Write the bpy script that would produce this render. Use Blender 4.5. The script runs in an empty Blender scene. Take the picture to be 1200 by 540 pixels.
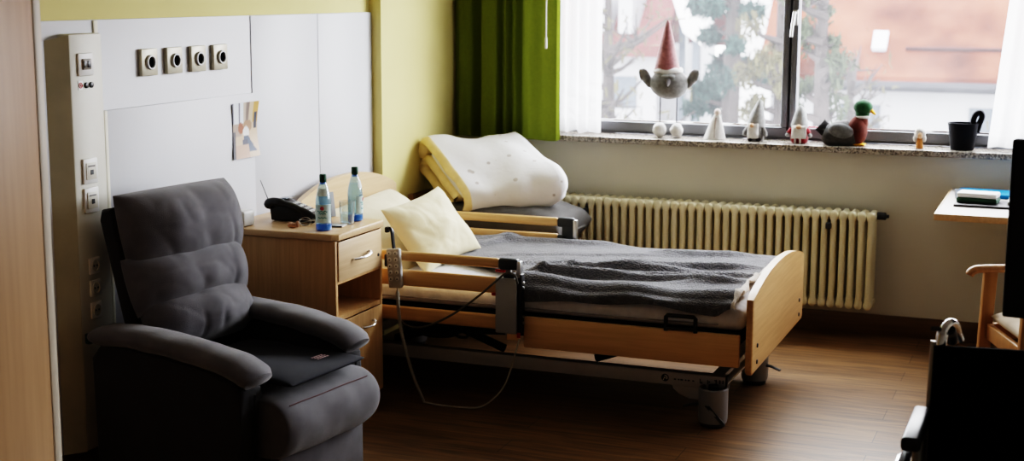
import bpy, bmesh, math, random
from mathutils import Vector, Matrix, noise, Euler

random.seed(7)
R = math.radians
SC = bpy.context.scene
COL = SC.collection

# ------------------------------------------------------------------ materials
MATS = {}

def new_mat(name):
    m = bpy.data.materials.new(name)
    m.use_nodes = True
    nt = m.node_tree
    nt.nodes.clear()
    out = nt.nodes.new('ShaderNodeOutputMaterial')
    return m, nt, out

def mat(name, col, rough=0.6, metal=0.0, var=0.08, vscale=8.0, bump=0.0, bscale=200.0,
        sheen=0.0, spec=0.5, coat=0.0, stretch=(1, 1, 1), detail=4):
    """principled surface with a procedural colour variation and bump"""
    if name in MATS:
        return MATS[name]
    m, nt, out = new_mat(name)
    N = nt.nodes.new
    L = nt.links.new
    b = N('ShaderNodeBsdfPrincipled')
    L(b.outputs[0], out.inputs[0])
    b.inputs['Roughness'].default_value = rough
    b.inputs['Metallic'].default_value = metal
    b.inputs['Specular IOR Level'].default_value = spec
    b.inputs['Sheen Weight'].default_value = sheen
    b.inputs['Coat Weight'].default_value = coat
    tc = N('ShaderNodeTexCoord')
    mp = N('ShaderNodeMapping')
    mp.inputs['Scale'].default_value = stretch
    L(tc.outputs['Object'], mp.inputs[0])
    n = N('ShaderNodeTexNoise')
    n.inputs['Scale'].default_value = vscale
    n.inputs['Detail'].default_value = detail
    L(mp.outputs[0], n.inputs['Vector'])
    r = N('ShaderNodeValToRGB')
    lo = [max(0, c * (1 - var)) for c in col]
    hi = [min(1, c * (1 + var)) for c in col]
    r.color_ramp.elements[0].position = 0.3
    r.color_ramp.elements[1].position = 0.7
    r.color_ramp.elements[0].color = (*lo, 1)
    r.color_ramp.elements[1].color = (*hi, 1)
    L(n.outputs[0], r.inputs[0])
    L(r.outputs[0], b.inputs['Base Color'])
    if bump > 0:
        n2 = N('ShaderNodeTexNoise')
        n2.inputs['Scale'].default_value = bscale
        n2.inputs['Detail'].default_value = 3
        L(tc.outputs['Object'], n2.inputs['Vector'])
        bp = N('ShaderNodeBump')
        bp.inputs['Strength'].default_value = bump
        bp.inputs['Distance'].default_value = 0.01
        L(n2.outputs[0], bp.inputs['Height'])
        L(bp.outputs[0], b.inputs['Normal'])
    MATS[name] = m
    return m

def wood(name, c1, c2, axis='X', rough=0.42, scale=1.0):
    """beech / oak veneer with fine grain along one axis"""
    if name in MATS:
        return MATS[name]
    m, nt, out = new_mat(name)
    N = nt.nodes.new
    L = nt.links.new
    b = N('ShaderNodeBsdfPrincipled')
    L(b.outputs[0], out.inputs[0])
    b.inputs['Roughness'].default_value = rough
    tc = N('ShaderNodeTexCoord')
    mp = N('ShaderNodeMapping')
    st = {'X': (1.2, 26, 26), 'Y': (26, 1.2, 26), 'Z': (26, 26, 1.2)}[axis]
    mp.inputs['Scale'].default_value = [s * scale for s in st]
    L(tc.outputs['Object'], mp.inputs[0])
    n = N('ShaderNodeTexNoise')
    n.inputs['Scale'].default_value = 3.0
    n.inputs['Detail'].default_value = 6
    n.inputs['Distortion'].default_value = 0.4
    L(mp.outputs[0], n.inputs['Vector'])
    r = N('ShaderNodeValToRGB')
    r.color_ramp.elements[0].position = 0.32
    r.color_ramp.elements[1].position = 0.68
    r.color_ramp.elements[0].color = (*c1, 1)
    r.color_ramp.elements[1].color = (*c2, 1)
    L(n.outputs[0], r.inputs[0])
    L(r.outputs[0], b.inputs['Base Color'])
    MATS[name] = m
    return m

def floor_mat():
    m, nt, out = new_mat('oak_plank_floor')
    N = nt.nodes.new
    L = nt.links.new
    b = N('ShaderNodeBsdfPrincipled')
    L(b.outputs[0], out.inputs[0])
    tc = N('ShaderNodeTexCoord')
    br = N('ShaderNodeTexBrick')
    br.inputs['Scale'].default_value = 1.0
    br.inputs['Brick Width'].default_value = 1.25
    br.inputs['Row Height'].default_value = 0.155
    br.inputs['Mortar Size'].default_value = 0.0015
    br.inputs['Color1'].default_value = (0.245, 0.145, 0.070, 1)
    br.inputs['Color2'].default_value = (0.180, 0.100, 0.046, 1)
    br.inputs['Mortar'].default_value = (0.07, 0.04, 0.02, 1)
    L(tc.outputs['Object'], br.inputs['Vector'])
    mp = N('ShaderNodeMapping')
    mp.inputs['Scale'].default_value = (1.6, 16, 1)
    L(tc.outputs['Object'], mp.inputs[0])
    n = N('ShaderNodeTexNoise')
    n.inputs['Scale'].default_value = 2.2
    n.inputs['Detail'].default_value = 7
    n.inputs['Distortion'].default_value = 0.8
    L(mp.outputs[0], n.inputs['Vector'])
    r = N('ShaderNodeValToRGB')
    r.color_ramp.elements[0].position = 0.3
    r.color_ramp.elements[1].position = 0.72
    r.color_ramp.elements[0].color = (0.45, 0.45, 0.45, 1)
    r.color_ramp.elements[1].color = (1.25, 1.2, 1.1, 1)
    L(n.outputs[0], r.inputs[0])
    mx = N('ShaderNodeMix')
    mx.data_type = 'RGBA'
    mx.blend_type = 'MULTIPLY'
    mx.inputs[0].default_value = 0.9
    L(br.outputs[0], mx.inputs[6])
    L(r.outputs[0], mx.inputs[7])
    L(mx.outputs[2], b.inputs['Base Color'])
    b.inputs['Roughness'].default_value = 0.42
    b.inputs['Specular IOR Level'].default_value = 0.4
    bp = N('ShaderNodeBump')
    bp.inputs['Strength'].default_value = 0.12
    bp.inputs['Distance'].default_value = 0.004
    L(n.outputs[0], bp.inputs['Height'])
    L(bp.outputs[0], b.inputs['Normal'])
    return m

def granite_mat():
    m, nt, out = new_mat('speckled_granite')
    N = nt.nodes.new
    L = nt.links.new
    b = N('ShaderNodeBsdfPrincipled')
    L(b.outputs[0], out.inputs[0])
    b.inputs['Roughness'].default_value = 0.25
    tc = N('ShaderNodeTexCoord')
    v = N('ShaderNodeTexVoronoi')
    v.inputs['Scale'].default_value = 150
    L(tc.outputs['Object'], v.inputs['Vector'])
    bw = N('ShaderNodeRGBToBW')
    L(v.outputs['Color'], bw.inputs[0])
    r = N('ShaderNodeValToRGB')
    r.color_ramp.interpolation = 'CONSTANT'
    e = r.color_ramp.elements
    e[0].color = (0.10, 0.09, 0.085, 1)
    e[1].position = 0.30
    e[1].color = (0.32, 0.29, 0.26, 1)
    for p, c in ((0.45, (0.38, 0.34, 0.29, 1)), (0.6, (0.2, 0.18, 0.16, 1)), (0.72, (0.46, 0.42, 0.36, 1))):
        q = e.new(p)
        q.color = c
    L(bw.outputs[0], r.inputs[0])
    L(r.outputs[0], b.inputs['Base Color'])
    return m

def translucent_cloth(name, col, tr=0.5, rough=0.8, transp=0.0):
    m, nt, out = new_mat(name)
    N = nt.nodes.new
    L = nt.links.new
    tc = N('ShaderNodeTexCoord')
    n = N('ShaderNodeTexNoise')
    n.inputs['Scale'].default_value = 60
    L(tc.outputs['Object'], n.inputs['Vector'])
    r = N('ShaderNodeValToRGB')
    r.color_ramp.elements[0].color = (*[c * 0.88 for c in col], 1)
    r.color_ramp.elements[1].color = (*[min(1, c * 1.08) for c in col], 1)
    L(n.outputs[0], r.inputs[0])
    d = N('ShaderNodeBsdfDiffuse')
    t = N('ShaderNodeBsdfTranslucent')
    L(r.outputs[0], d.inputs[0])
    L(r.outputs[0], t.inputs[0])
    mx = N('ShaderNodeMixShader')
    mx.inputs[0].default_value = tr
    L(d.outputs[0], mx.inputs[1])
    L(t.outputs[0], mx.inputs[2])
    last = mx
    if transp > 0:
        tp = N('ShaderNodeBsdfTransparent')
        m2 = N('ShaderNodeMixShader')
        m2.inputs[0].default_value = transp
        L(mx.outputs[0], m2.inputs[1])
        L(tp.outputs[0], m2.inputs[2])
        last = m2
    L(last.outputs[0], out.inputs[0])
    MATS[name] = m
    return m

def pane_mat(haze=0.03):
    """window glass: clear, with a thin white film mixed in as painted haze"""
    m, nt, out = new_mat('hazed_window_glass')
    N = nt.nodes.new
    L = nt.links.new
    tp = N('ShaderNodeBsdfTransparent')
    tr = N('ShaderNodeBsdfTranslucent')  # translucent white stands in for the overexposed haze outdoors
    tr.inputs[0].default_value = (0.95, 0.96, 1.0, 1)
    tc = N('ShaderNodeTexCoord')
    n = N('ShaderNodeTexNoise')
    n.inputs['Scale'].default_value = 3.5
    n.inputs['Detail'].default_value = 5
    L(tc.outputs['Object'], n.inputs['Vector'])
    mr = N('ShaderNodeMapRange')
    mr.inputs[1].default_value = 0.3
    mr.inputs[2].default_value = 0.7
    mr.inputs[3].default_value = haze * 0.8
    mr.inputs[4].default_value = haze * 1.2
    L(n.outputs[0], mr.inputs[0])
    mx = N('ShaderNodeMixShader')
    L(mr.outputs[0], mx.inputs[0])
    L(tp.outputs[0], mx.inputs[1])
    L(tr.outputs[0], mx.inputs[2])
    L(mx.outputs[0], out.inputs[0])
    return m

def glass_mat(name, col, alpha_tint=0.85, rough=0.03):
    """thin coloured plastic / drinking glass: tinted transparency with fresnel reflection"""
    if name in MATS:
        return MATS[name]
    m, nt, out = new_mat(name)
    N = nt.nodes.new
    L = nt.links.new
    tp = N('ShaderNodeBsdfTransparent')
    tp.inputs[0].default_value = (*col, 1)
    g = N('ShaderNodeBsdfGlossy')
    g.inputs['Roughness'].default_value = rough
    lw = N('ShaderNodeLayerWeight')
    lw.inputs[0].default_value = 0.35
    df = N('ShaderNodeBsdfPrincipled')
    df.inputs['Base Color'].default_value = (*col, 1)
    df.inputs['Roughness'].default_value = 0.2
    m1 = N('ShaderNodeMixShader')
    m1.inputs[0].default_value = 1 - alpha_tint
    L(tp.outputs[0], m1.inputs[1])
    L(df.outputs[0], m1.inputs[2])
    m2 = N('ShaderNodeMixShader')
    L(lw.outputs['Facing'], m2.inputs[0])
    sc = N('ShaderNodeMath')
    sc.operation = 'MULTIPLY'
    sc.inputs[1].default_value = 0.55
    L(lw.outputs['Facing'], sc.inputs[0])
    L(sc.outputs[0], m2.inputs[0])
    L(m1.outputs[0], m2.inputs[1])
    L(g.outputs[0], m2.inputs[2])
    L(m2.outputs[0], out.inputs[0])
    MATS[name] = m
    return m

def spots_mat(name, base, spot, scale=22, thr=0.16, rough=0.8, bump=0.0):
    m, nt, out = new_mat(name)
    N = nt.nodes.new
    L = nt.links.new
    b = N('ShaderNodeBsdfPrincipled')
    L(b.outputs[0], out.inputs[0])
    b.inputs['Roughness'].default_value = rough
    b.inputs['Sheen Weight'].default_value = 0.2
    tc = N('ShaderNodeTexCoord')
    v = N('ShaderNodeTexVoronoi')
    v.inputs['Scale'].default_value = scale
    L(tc.outputs['Object'], v.inputs['Vector'])
    r = N('ShaderNodeValToRGB')
    r.color_ramp.elements[0].position = thr
    r.color_ramp.elements[0].color = (*spot, 1)
    r.color_ramp.elements[1].position = thr + 0.03
    r.color_ramp.elements[1].color = (*base, 1)
    L(v.outputs['Distance'], r.inputs[0])
    L(r.outputs[0], b.inputs['Base Color'])
    if bump:
        n = N('ShaderNodeTexNoise')
        n.inputs['Scale'].default_value = 18
        L(tc.outputs['Object'], n.inputs['Vector'])
        bp = N('ShaderNodeBump')
        bp.inputs['Strength'].default_value = bump
        bp.inputs['Distance'].default_value = 0.02
        L(n.outputs[0], bp.inputs['Height'])
        L(bp.outputs[0], b.inputs['Normal'])
    MATS[name] = m
    return m

def attr_mat(name, rough=0.35):
    m, nt, out = new_mat(name)
    N = nt.nodes.new
    L = nt.links.new
    b = N('ShaderNodeBsdfPrincipled')
    a = N('ShaderNodeVertexColor')
    a.layer_name = 'Col'
    L(a.outputs[0], b.inputs['Base Color'])
    b.inputs['Roughness'].default_value = rough
    L(b.outputs[0], out.inputs[0])
    return m

# ------------------------------------------------------------------ mesh builder
class MB:
    def __init__(self):
        self.bm = bmesh.new()
        self.mi = 0

    def _xf(self, verts, M):
        if M is not None:
            bmesh.ops.transform(self.bm, matrix=M, verts=verts)

    def box(self, x0, x1, y0, y1, z0, z1, bev=0.0, seg=2, M=None):
        bm = self.bm
        vs = [bm.verts.new((x, y, z)) for x in (x0, x1) for y in (y0, y1) for z in (z0, z1)]
        idx = [(0, 1, 3, 2), (4, 6, 7, 5), (0, 4, 5, 1), (2, 3, 7, 6), (0, 2, 6, 4), (1, 5, 7, 3)]
        fs = [bm.faces.new([vs[i] for i in f]) for f in idx]
        for f in fs:
            f.material_index = self.mi
        self._xf(vs, M)
        if bev > 0:
            es = set()
            for f in fs:
                es.update(f.edges)
            bmesh.ops.bevel(bm, geom=list(es), offset=bev, segments=seg, profile=0.5,
                            affect='EDGES', clamp_overlap=True, material=-1)
        return self

    def quad(self, pts):
        vs = [self.bm.verts.new(p) for p in pts]
        f = self.bm.faces.new(vs)
        f.material_index = self.mi
        return self

    def prism(self, pts, vec, bev=0.0, seg=2):
        """closed polygon pts (3-d) swept by vec"""
        bm = self.bm
        vec = Vector(vec)
        a = [bm.verts.new(p) for p in pts]
        b = [bm.verts.new(Vector(p) + vec) for p in pts]
        fs = [bm.faces.new(a), bm.faces.new(list(reversed(b)))]
        n = len(pts)
        for i in range(n):
            fs.append(bm.faces.new([a[i], b[i], b[(i + 1) % n], a[(i + 1) % n]]))
        for f in fs:
            f.material_index = self.mi
        if bev > 0:
            es = list(fs[0].edges) + list(fs[1].edges)
            bmesh.ops.bevel(bm, geom=es, offset=bev, segments=seg, profile=0.5, affect='EDGES', clamp_overlap=True)
        return self

    def loft(self, rings, caps=True, closed=True, loop=False):
        bm = self.bm
        V = [[bm.verts.new(p) for p in r] for r in rings]
        n = len(V[0])
        R_ = len(V)
        for i in range(R_ if loop else R_ - 1):
            A = V[i]
            B = V[(i + 1) % R_]
            for j in range(n if closed else n - 1):
                f = bm.faces.new([A[j], A[(j + 1) % n], B[(j + 1) % n], B[j]])
                f.material_index = self.mi
        if caps and closed and not loop:
            f = bm.faces.new(list(reversed(V[0])))
            f.material_index = self.mi
            f = bm.faces.new(V[-1])
            f.material_index = self.mi
        return self

    def tube(self, path, r, seg=10, r2=None, caps=True, up=None, loop=False):
        """tube along path; r may be a list; r2 = second half axis for elliptic sections"""
        P = [Vector(p) for p in path]
        n = len(P)
        rings = []
        prev = None
        for i in range(n):
            if loop:
                t = (P[(i + 1) % n] - P[i - 1]).normalized()
            else:
                t = (P[min(i + 1, n - 1)] - P[max(i - 1, 0)]).normalized()
            if up is not None:
                s = t.cross(Vector(up))
            elif prev is None:
                ref = Vector((0, 0, 1)) if abs(t.z) < 0.9 else Vector((1, 0, 0))
                s = t.cross(ref)
            else:
                s = prev - t * prev.dot(t)
            s.normalize()
            prev = s
            u = s.cross(t).normalized()
            ra = r[i] if isinstance(r, (list, tuple)) else r
            rb = (r2[i] if isinstance(r2, (list, tuple)) else r2) if r2 is not None else ra
            rings.append([P[i] + s * (ra * math.cos(2 * math.pi * k / seg)) + u * (rb * math.sin(2 * math.pi * k / seg)) for k in range(seg)])
        return self.loft(rings, caps=caps, loop=loop)

    def lathe(self, prof, seg=24, c=(0, 0, 0), M=None, caps=True):
        rings = []
        for rr, z in prof:
            ring = []
            for k in range(seg):
                a = 2 * math.pi * k / seg
                p = Vector((rr * math.cos(a), rr * math.sin(a), z))
                if M is not None:
                    p = M @ p
                ring.append(p + Vector(c))
            rings.append(ring)
        return self.loft(rings, caps=caps)

    def ball(self, c, r, sx=1, sy=1, sz=1, seg=18, rings=12, M=None, lump=0.0, ls=8.0):
        rg = []
        c = Vector(c)
        for i in range(rings + 1):
            th = math.pi * (0.02 + 0.96 * i / rings)
            ring = []
            for k in range(seg):
                a = 2 * math.pi * k / seg
                p = Vector((r * sx * math.sin(th) * math.cos(a), r * sy * math.sin(th) * math.sin(a), -r * sz * math.cos(th)))
                if M is not None:
                    p = M @ p
                if lump:
                    p = p * (1 + lump * noise.noise((p + c) * ls))
                ring.append(p + c)
            rg.append(ring)
        return self.loft(rg)

    def puff(self, a, b, h, M=None, p=4.0, k=0.0, nu=24, nv=24, lump=0.0, ls=6.0, wrinkle=None, hb=None):
        """soft cushion, half sizes a (x), b (y), h (z up) and hb (z down)"""
        bm = self.bm
        hb = h if hb is None else hb
        M = M or Matrix.Identity(4)

        def prm(i, n):
            t = -1 + 2 * i / n
            return math.sin(t * math.pi / 2)
        top = {}
        bot = {}
        for i in range(nu + 1):
            for j in range(nv + 1):
                u, v = prm(i, nu), prm(j, nv)
                x = a * u * (1 - k * (1 - v * v))
                y = b * v * (1 - k * (1 - u * u))
                s = max(0.0, (1 - abs(u) ** p)) * max(0.0, (1 - abs(v) ** p))
                s = math.sqrt(s)
                edge = i in (0, nu) or j in (0, nv)
                dz = 0
                if lump:
                    dz = lump * noise.noise(Vector((x * ls + 3.1, y * ls, h * 7))) * s
                if wrinkle:
                    dz += wrinkle(u, v) * s
                top[i, j] = bm.verts.new(M @ Vector((x, y, h * s + dz)))
                bot[i, j] = top[i, j] if edge else bm.verts.new(M @ Vector((x, y, -hb * s)))
        for i in range(nu):
            for j in range(nv):
                f = bm.faces.new([top[i, j], top[i + 1, j], top[i + 1, j + 1], top[i, j + 1]])
                f.material_index = self.mi
                q = [bot[i, j], bot[i, j + 1], bot[i + 1, j + 1], bot[i + 1, j]]
                if len(set(q)) == 4:
                    try:
                        f = bm.faces.new(q)
                        f.material_index = self.mi
                    except ValueError:
                        pass
        return self

    def grid(self, fn, nu, nv):
        bm = self.bm
        V = [[bm.verts.new(fn(i / nu, j / nv)) for j in range(nv + 1)] for i in range(nu + 1)]
        for i in range(nu):
            for j in range(nv):
                f = bm.faces.new([V[i][j], V[i + 1][j], V[i + 1][j + 1], V[i][j + 1]])
                f.material_index = self.mi
        return self

    def mesh(self, name, mats, smooth=True, angle=40):
        bmesh.ops.recalc_face_normals(self.bm, faces=self.bm.faces[:])
        me = bpy.data.meshes.new(name)
        self.bm.to_mesh(me)
        self.bm.free()
        for m in (mats if isinstance(mats, (list, tuple)) else [mats]):
            me.materials.append(m)
        if smooth:
            for p in me.polygons:
                p.use_smooth = True
            me.set_sharp_from_angle(angle=R(angle))
        return me

    def obj(self, name, mats, parent=None, label=None, smooth=True, angle=40, kind=None):
        me = self.mesh(name, mats, smooth, angle)
        o = bpy.data.objects.new(name, me)
        COL.objects.link(o)
        if parent is not None:
            o.parent = parent
        if label:
            o['label'] = label
        if kind:
            o['kind'] = kind
        return o

def thing(name, label, cat, loc=(0, 0, 0), rz=0.0, group=None, kind=None):
    o = bpy.data.objects.new(name, None)
    o.empty_display_size = 0.05
    COL.objects.link(o)
    o.location = loc
    o.rotation_euler = (0, 0, rz)
    return tag(o, label, cat, group, kind)

def tag(o, label, cat, group=None, kind=None):
    if label:
        o['label'] = label
    if cat:
        o['category'] = cat
    if group:
        o['group'] = group
    if kind:
        o['kind'] = kind
    return o

def struct(o):
    o['kind'] = 'structure'
    return o

def T(x, y, z):
    return Matrix.Translation((x, y, z))

def RX(a): return Matrix.Rotation(R(a), 4, 'X')
def RY(a): return Matrix.Rotation(R(a), 4, 'Y')
def RZ(a): return Matrix.Rotation(R(a), 4, 'Z')

def frame(o, ex, ey, ez):
    """matrix from origin and three axes"""
    M = Matrix.Identity(4)
    for i, e in enumerate((ex, ey, ez)):
        for k in range(3):
            M[k][i] = e[k]
    for k in range(3):
        M[k][3] = o[k]
    return M

def smooth_path(pts, n=8):
    """Catmull-Rom through pts"""
    P = [Vector(p) for p in pts]
    P = [2 * P[0] - P[1]] + P + [2 * P[-1] - P[-2]]
    out = []
    for i in range(1, len(P) - 2):
        for s in range(n):
            t = s / n
            a, b, c, d = P[i - 1], P[i], P[i + 1], P[i + 2]
            out.append(0.5 * ((2 * b) + (c - a) * t + (2 * a - 5 * b + 4 * c - d) * t * t + (3 * b - a - 3 * c + d) * t ** 3))
    out.append(P[-2])
    return out

def sst(a, b, x):
    t = min(1, max(0, (x - a) / (b - a)))
    return t * t * (3 - 2 * t)

# shared materials
M_white_panel = mat('white_laminate', (0.62, 0.63, 0.67), 0.45, var=0.02, vscale=2)
M_panel_edge = mat('beige_panel_edge', (0.72, 0.69, 0.58), 0.5, var=0.03)
M_yellow = mat('yellow_painted_wall', (0.70, 0.62, 0.29), 0.85, var=0.03, vscale=3, bump=0.05, bscale=260)
M_cream = mat('cream_painted_wall', (0.62, 0.60, 0.53), 0.85, var=0.03, vscale=3, bump=0.05, bscale=260)
M_ceiling = mat('white_ceiling_paint', (0.72, 0.72, 0.70), 0.9, var=0.02)
M_skirt = wood('brown_skirting_wood', (0.12, 0.065, 0.03), (0.17, 0.095, 0.045), 'X')
M_floor = floor_mat()
M_granite = granite_mat()
M_beech_x = wood('beech_grain_x', (0.68, 0.435, 0.20), (0.78, 0.52, 0.26), 'X')
M_beech_y = wood('beech_grain_y', (0.50, 0.305, 0.14), (0.60, 0.385, 0.19), 'Y')
M_beech_z = wood('beech_grain_z', (0.55, 0.345, 0.165), (0.65, 0.425, 0.215), 'Z')
M_pale_z = wood('pale_beech_grain_z', (0.54, 0.38, 0.22), (0.64, 0.46, 0.28), 'Z')
M_pale_y = wood('pale_beech_grain_y', (0.60, 0.43, 0.26), (0.69, 0.51, 0.32), 'Y')
M_edge = mat('light_edge_band', (0.68, 0.62, 0.52), 0.4, var=0.03)
M_chrome = mat('chrome', (0.78, 0.78, 0.80), 0.16, 1.0, var=0.02)
M_steel = mat('brushed_steel', (0.58, 0.58, 0.58), 0.32, 1.0, var=0.06, vscale=60)
M_grey_metal = mat('grey_lacquered_metal', (0.30, 0.30, 0.31), 0.42, 0.3, var=0.05)
M_bed_silver = mat('silver_bed_frame', (0.55, 0.55, 0.55), 0.45, 0.15, var=0.05)
M_black = mat('black_plastic', (0.012, 0.012, 0.014), 0.35, var=0.1)
M_black_matt = mat('matt_black', (0.01, 0.01, 0.01), 0.75, var=0.1)
M_anthracite = mat('anthracite_plastic', (0.035, 0.038, 0.042), 0.5, var=0.1)
M_win_frame = mat('grey_window_profile', (0.155, 0.16, 0.175), 0.55, 0.1, var=0.04)
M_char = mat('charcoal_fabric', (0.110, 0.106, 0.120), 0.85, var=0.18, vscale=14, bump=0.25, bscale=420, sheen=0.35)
M_char_shade = mat('shaded_charcoal_fabric', (0.022, 0.021, 0.024), 0.9, var=0.15, vscale=14, bump=0.25, bscale=420, sheen=0.15)  # charcoal fabric copy darkened for shade on the chair's base, sides and back
M_pad = mat('blue_black_pad_cloth', (0.008, 0.0088, 0.017), 0.8, spec=0.2, var=0.15, vscale=10, bump=0.15, bscale=500, sheen=0.1)
M_white = mat('white_plastic', (0.80, 0.80, 0.79), 0.4, var=0.02)
M_offwhite = mat('off_white_plastic', (0.66, 0.65, 0.58), 0.45, var=0.03)
M_felt_grey = mat('grey_felt', (0.20, 0.195, 0.19), 0.95, var=0.25, vscale=60, bump=0.5, bscale=300, sheen=0.5)
M_felt_lgrey = mat('light_grey_felt', (0.36, 0.37, 0.37), 0.95, var=0.2, vscale=60, bump=0.5, bscale=300, sheen=0.5)
M_felt_white = mat('white_fluffy_wool', (0.70, 0.69, 0.67), 0.95, var=0.12, vscale=50, bump=0.6, bscale=240, sheen=0.6)
M_felt_pink = mat('dusty_pink_felt', (0.34, 0.15, 0.155), 0.95, var=0.3, vscale=50, bump=0.6, bscale=260, sheen=0.5)
M_felt_red = mat('red_felt', (0.28, 0.012, 0.02), 0.95, var=0.2, vscale=50, bump=0.5, bscale=260, sheen=0.3)
M_felt_green = mat('green_felt', (0.008, 0.075, 0.02), 0.95, var=0.3, vscale=50, bump=0.5, bscale=260, sheen=0.3)
M_felt_brown = mat('maroon_felt', (0.10, 0.02, 0.01), 0.95, var=0.2, vscale=50, bump=0.5, bscale=260)
M_felt_yellow = mat('yellow_felt', (0.75, 0.38, 0.03), 0.9, var=0.1, vscale=50, bump=0.4, bscale=260)
M_felt_black = mat('black_felt', (0.025, 0.022, 0.022), 0.95, var=0.2, vscale=50, bump=0.4, bscale=260)
M_skin = mat('peach_felt', (0.62, 0.40, 0.26), 0.9, var=0.1, vscale=40)
M_tan_wood = mat('tan_painted_wood', (0.52, 0.22, 0.06), 0.6, var=0.1)
M_wire = mat('thin_grey_wire', (0.12, 0.12, 0.125), 0.5, 0.3)

# ------------------------------------------------------------------ the room
XL, XP, XR = -3.112, -3.05, 2.6      # wall, pillar face, right wall
YB, YF = 7.03, -0.9                   # window wall, rear wall
ZC = 2.55

b = MB(); b.box(XL - 0.1, XR + 0.1, YF - 0.1, YB + 0.1, -0.1, 0.0)
struct(b.obj('floor', M_floor, smooth=False))
b = MB(); b.box(XL - 0.1, XR + 0.1, YF - 0.1, YB + 0.3, ZC, ZC + 0.1)
struct(b.obj('ceiling', M_ceiling, smooth=False))
# left wall with the pillar at its far end
b = MB()
b.box(XL - 0.12, XL, YF - 0.1, 6.106, 0, ZC)
b.box(XL - 0.12, XP, 6.106, YB + 0.25, 0, ZC)
struct(b.obj('wall_left', M_yellow, smooth=False))
WX0, WX1, WZ0, WZ1 = -2.62, 2.05, 0.885, 2.35
b = MB()
b.box(XL - 0.1, WX0, YB, YB + 0.28, 0, ZC)
b.box(WX1, XR + 0.1, YB, YB + 0.28, 0, ZC)
b.box(WX0, WX1, YB, YB + 0.28, 0, WZ0)
b.box(WX0, WX1, YB, YB + 0.28, WZ1, ZC)
struct(b.obj('wall_back', M_cream, smooth=False))
b = MB(); b.box(XR, XR + 0.1, YF - 0.1, YB + 0.1, 0, ZC)
struct(b.obj('wall_right', M_cream, smooth=False))
b = MB(); b.box(XL - 0.1, XR + 0.1, YF - 0.1, YF, 0, ZC)
struct(b.obj('wall_front', mat('warm_wall', (0.66, 0.63, 0.57), 0.8), smooth=False))
b = MB(); b.box(XP, XR, YB - 0.014, YB, 0, 0.10, 0.003)
struct(b.obj('baseboard_back', M_skirt))
b = MB(); b.box(XL, XL + 0.014, 3.0, 6.10, 0, 0.10, 0.003)
struct(b.obj('baseboard_left', wood('brown_skirting_wood_y', (0.12, 0.065, 0.03), (0.17, 0.095, 0.045), 'Y')))
# granite window sill
b = MB(); b.box(WX0 - 0.06, WX1 + 0.06, YB - 0.045, YB - 0.0005, 0.885, 0.915, 0.004)
b.box(WX0, WX1, YB - 0.0005, YB + 0.17, 0.885, 0.915)
struct(b.obj('trim_1', M_granite))

# window: outer frame, three sashes, panes, handle
win = thing('window_1', None, None, (0, 0, 0), kind='structure')
YW = 7.20
b = MB()
for (x0, x1, z0, z1) in ((WX0, WX1, 0.915, 0.945), (WX0, WX1, WZ1 - 0.04, WZ1), (WX0, WX0 + 0.05, 0.945, WZ1 - 0.04),
                         (WX1 - 0.04, WX1, 0.945, WZ1 - 0.04), (-1.345, -1.305, 0.945, WZ1 - 0.04), (-0.06, -0.02, 0.945, WZ1 - 0.04), (1.10, 1.14, 0.945, WZ1 - 0.04)):
    b.box(x0, x1, YW + 0.01, YW + 0.09, z0, z1, 0.003)
b.obj('window_frame', M_win_frame, win)
M_pane = pane_mat()
for (x0, x1) in ((-2.58, -1.3375), (-1.3265, -0.045), (-0.035, 1.115), (1.125, 2.02)):
    b = MB()
    w = 0.032
    b.box(x0, x1, YW - 0.02, YW + 0.05, 0.93, 0.98, 0.006)
    b.box(x0, x1, YW - 0.02, YW + 0.05, WZ1 - 0.065, WZ1 - 0.02, 0.006)
    b.box(x0, x0 + w, YW - 0.02, YW + 0.05, 0.98, WZ1 - 0.065, 0.006)
    b.box(x1 - w, x1, YW - 0.02, YW + 0.05, 0.98, WZ1 - 0.065, 0.006)
    s = b.obj('sash', M_win_frame, win)
    b = MB(); b.quad([(x0 + w, YW + 0.015, 0.98), (x1 - w, YW + 0.015, 0.98), (x1 - w, YW + 0.015, WZ1 - 0.065), (x0 + w, YW + 0.015, WZ1 - 0.065)])
    b.obj('pane', M_pane, s, smooth=False)
    b = MB()
    b.box(x0 + w, x1 - w, YW + 0.004, YW + 0.012, 0.98, 0.988)
    b.obj('glazing_seal', M_chrome, s, smooth=False)
b = MB()
b.box(-1.323, -1.297, YW - 0.032, YW - 0.02, 1.485, 1.56, 0.004)
b.tube([(-1.31, YW - 0.03, 1.545), (-1.31, YW - 0.06, 1.545)], 0.008)
b.tube(smooth_path([(-1.31, YW - 0.06, 1.552), (-1.316, YW - 0.064, 1.50), (-1.322, YW - 0.064, 1.43)], 5), 0.008, r2=0.007)
b.obj('window_handle', M_steel, win)

# white wall panelling behind the bed
pn = thing('wall_panelling', 'white laminate wall panelling fixed to the yellow wall behind nightstand and bed', 'wall panel')
b = MB(); b.box(XL + 0.001, XL + 0.012, 3.0, 6.102, 0.10, 1.548, 0.002)
b.obj('back_board', M_white_panel, pn)
b = MB()
b.box(XL + 0.012, XL + 0.022, 4.085, 5.035, 0.10, 1.240, 0.003)
b.obj('lower_board', M_white_panel, pn)
b = MB(); b.box(XL + 0.012, XL + 0.016, 5.037, 5.582, 0.10, 1.546, 0.003)
b.obj('tall_board', M_white_panel, pn)
b = MB(); b.box(XL + 0.012, XL + 0.016, 5.586, 6.100, 0.10, 1.546, 0.003)
b.obj('tall_board', M_white_panel, pn)
b = MB(); b.box(XL + 0.012, XL + 0.018, 4.040, 4.062, 0.10, 1.546, 0.002)
b.box(XL + 0.012, XL + 0.026, 4.066, 4.084, 0.10, 1.240, 0.003)
b.obj('edge_strip', M_panel_edge, pn, 'beige edge strip')

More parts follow.
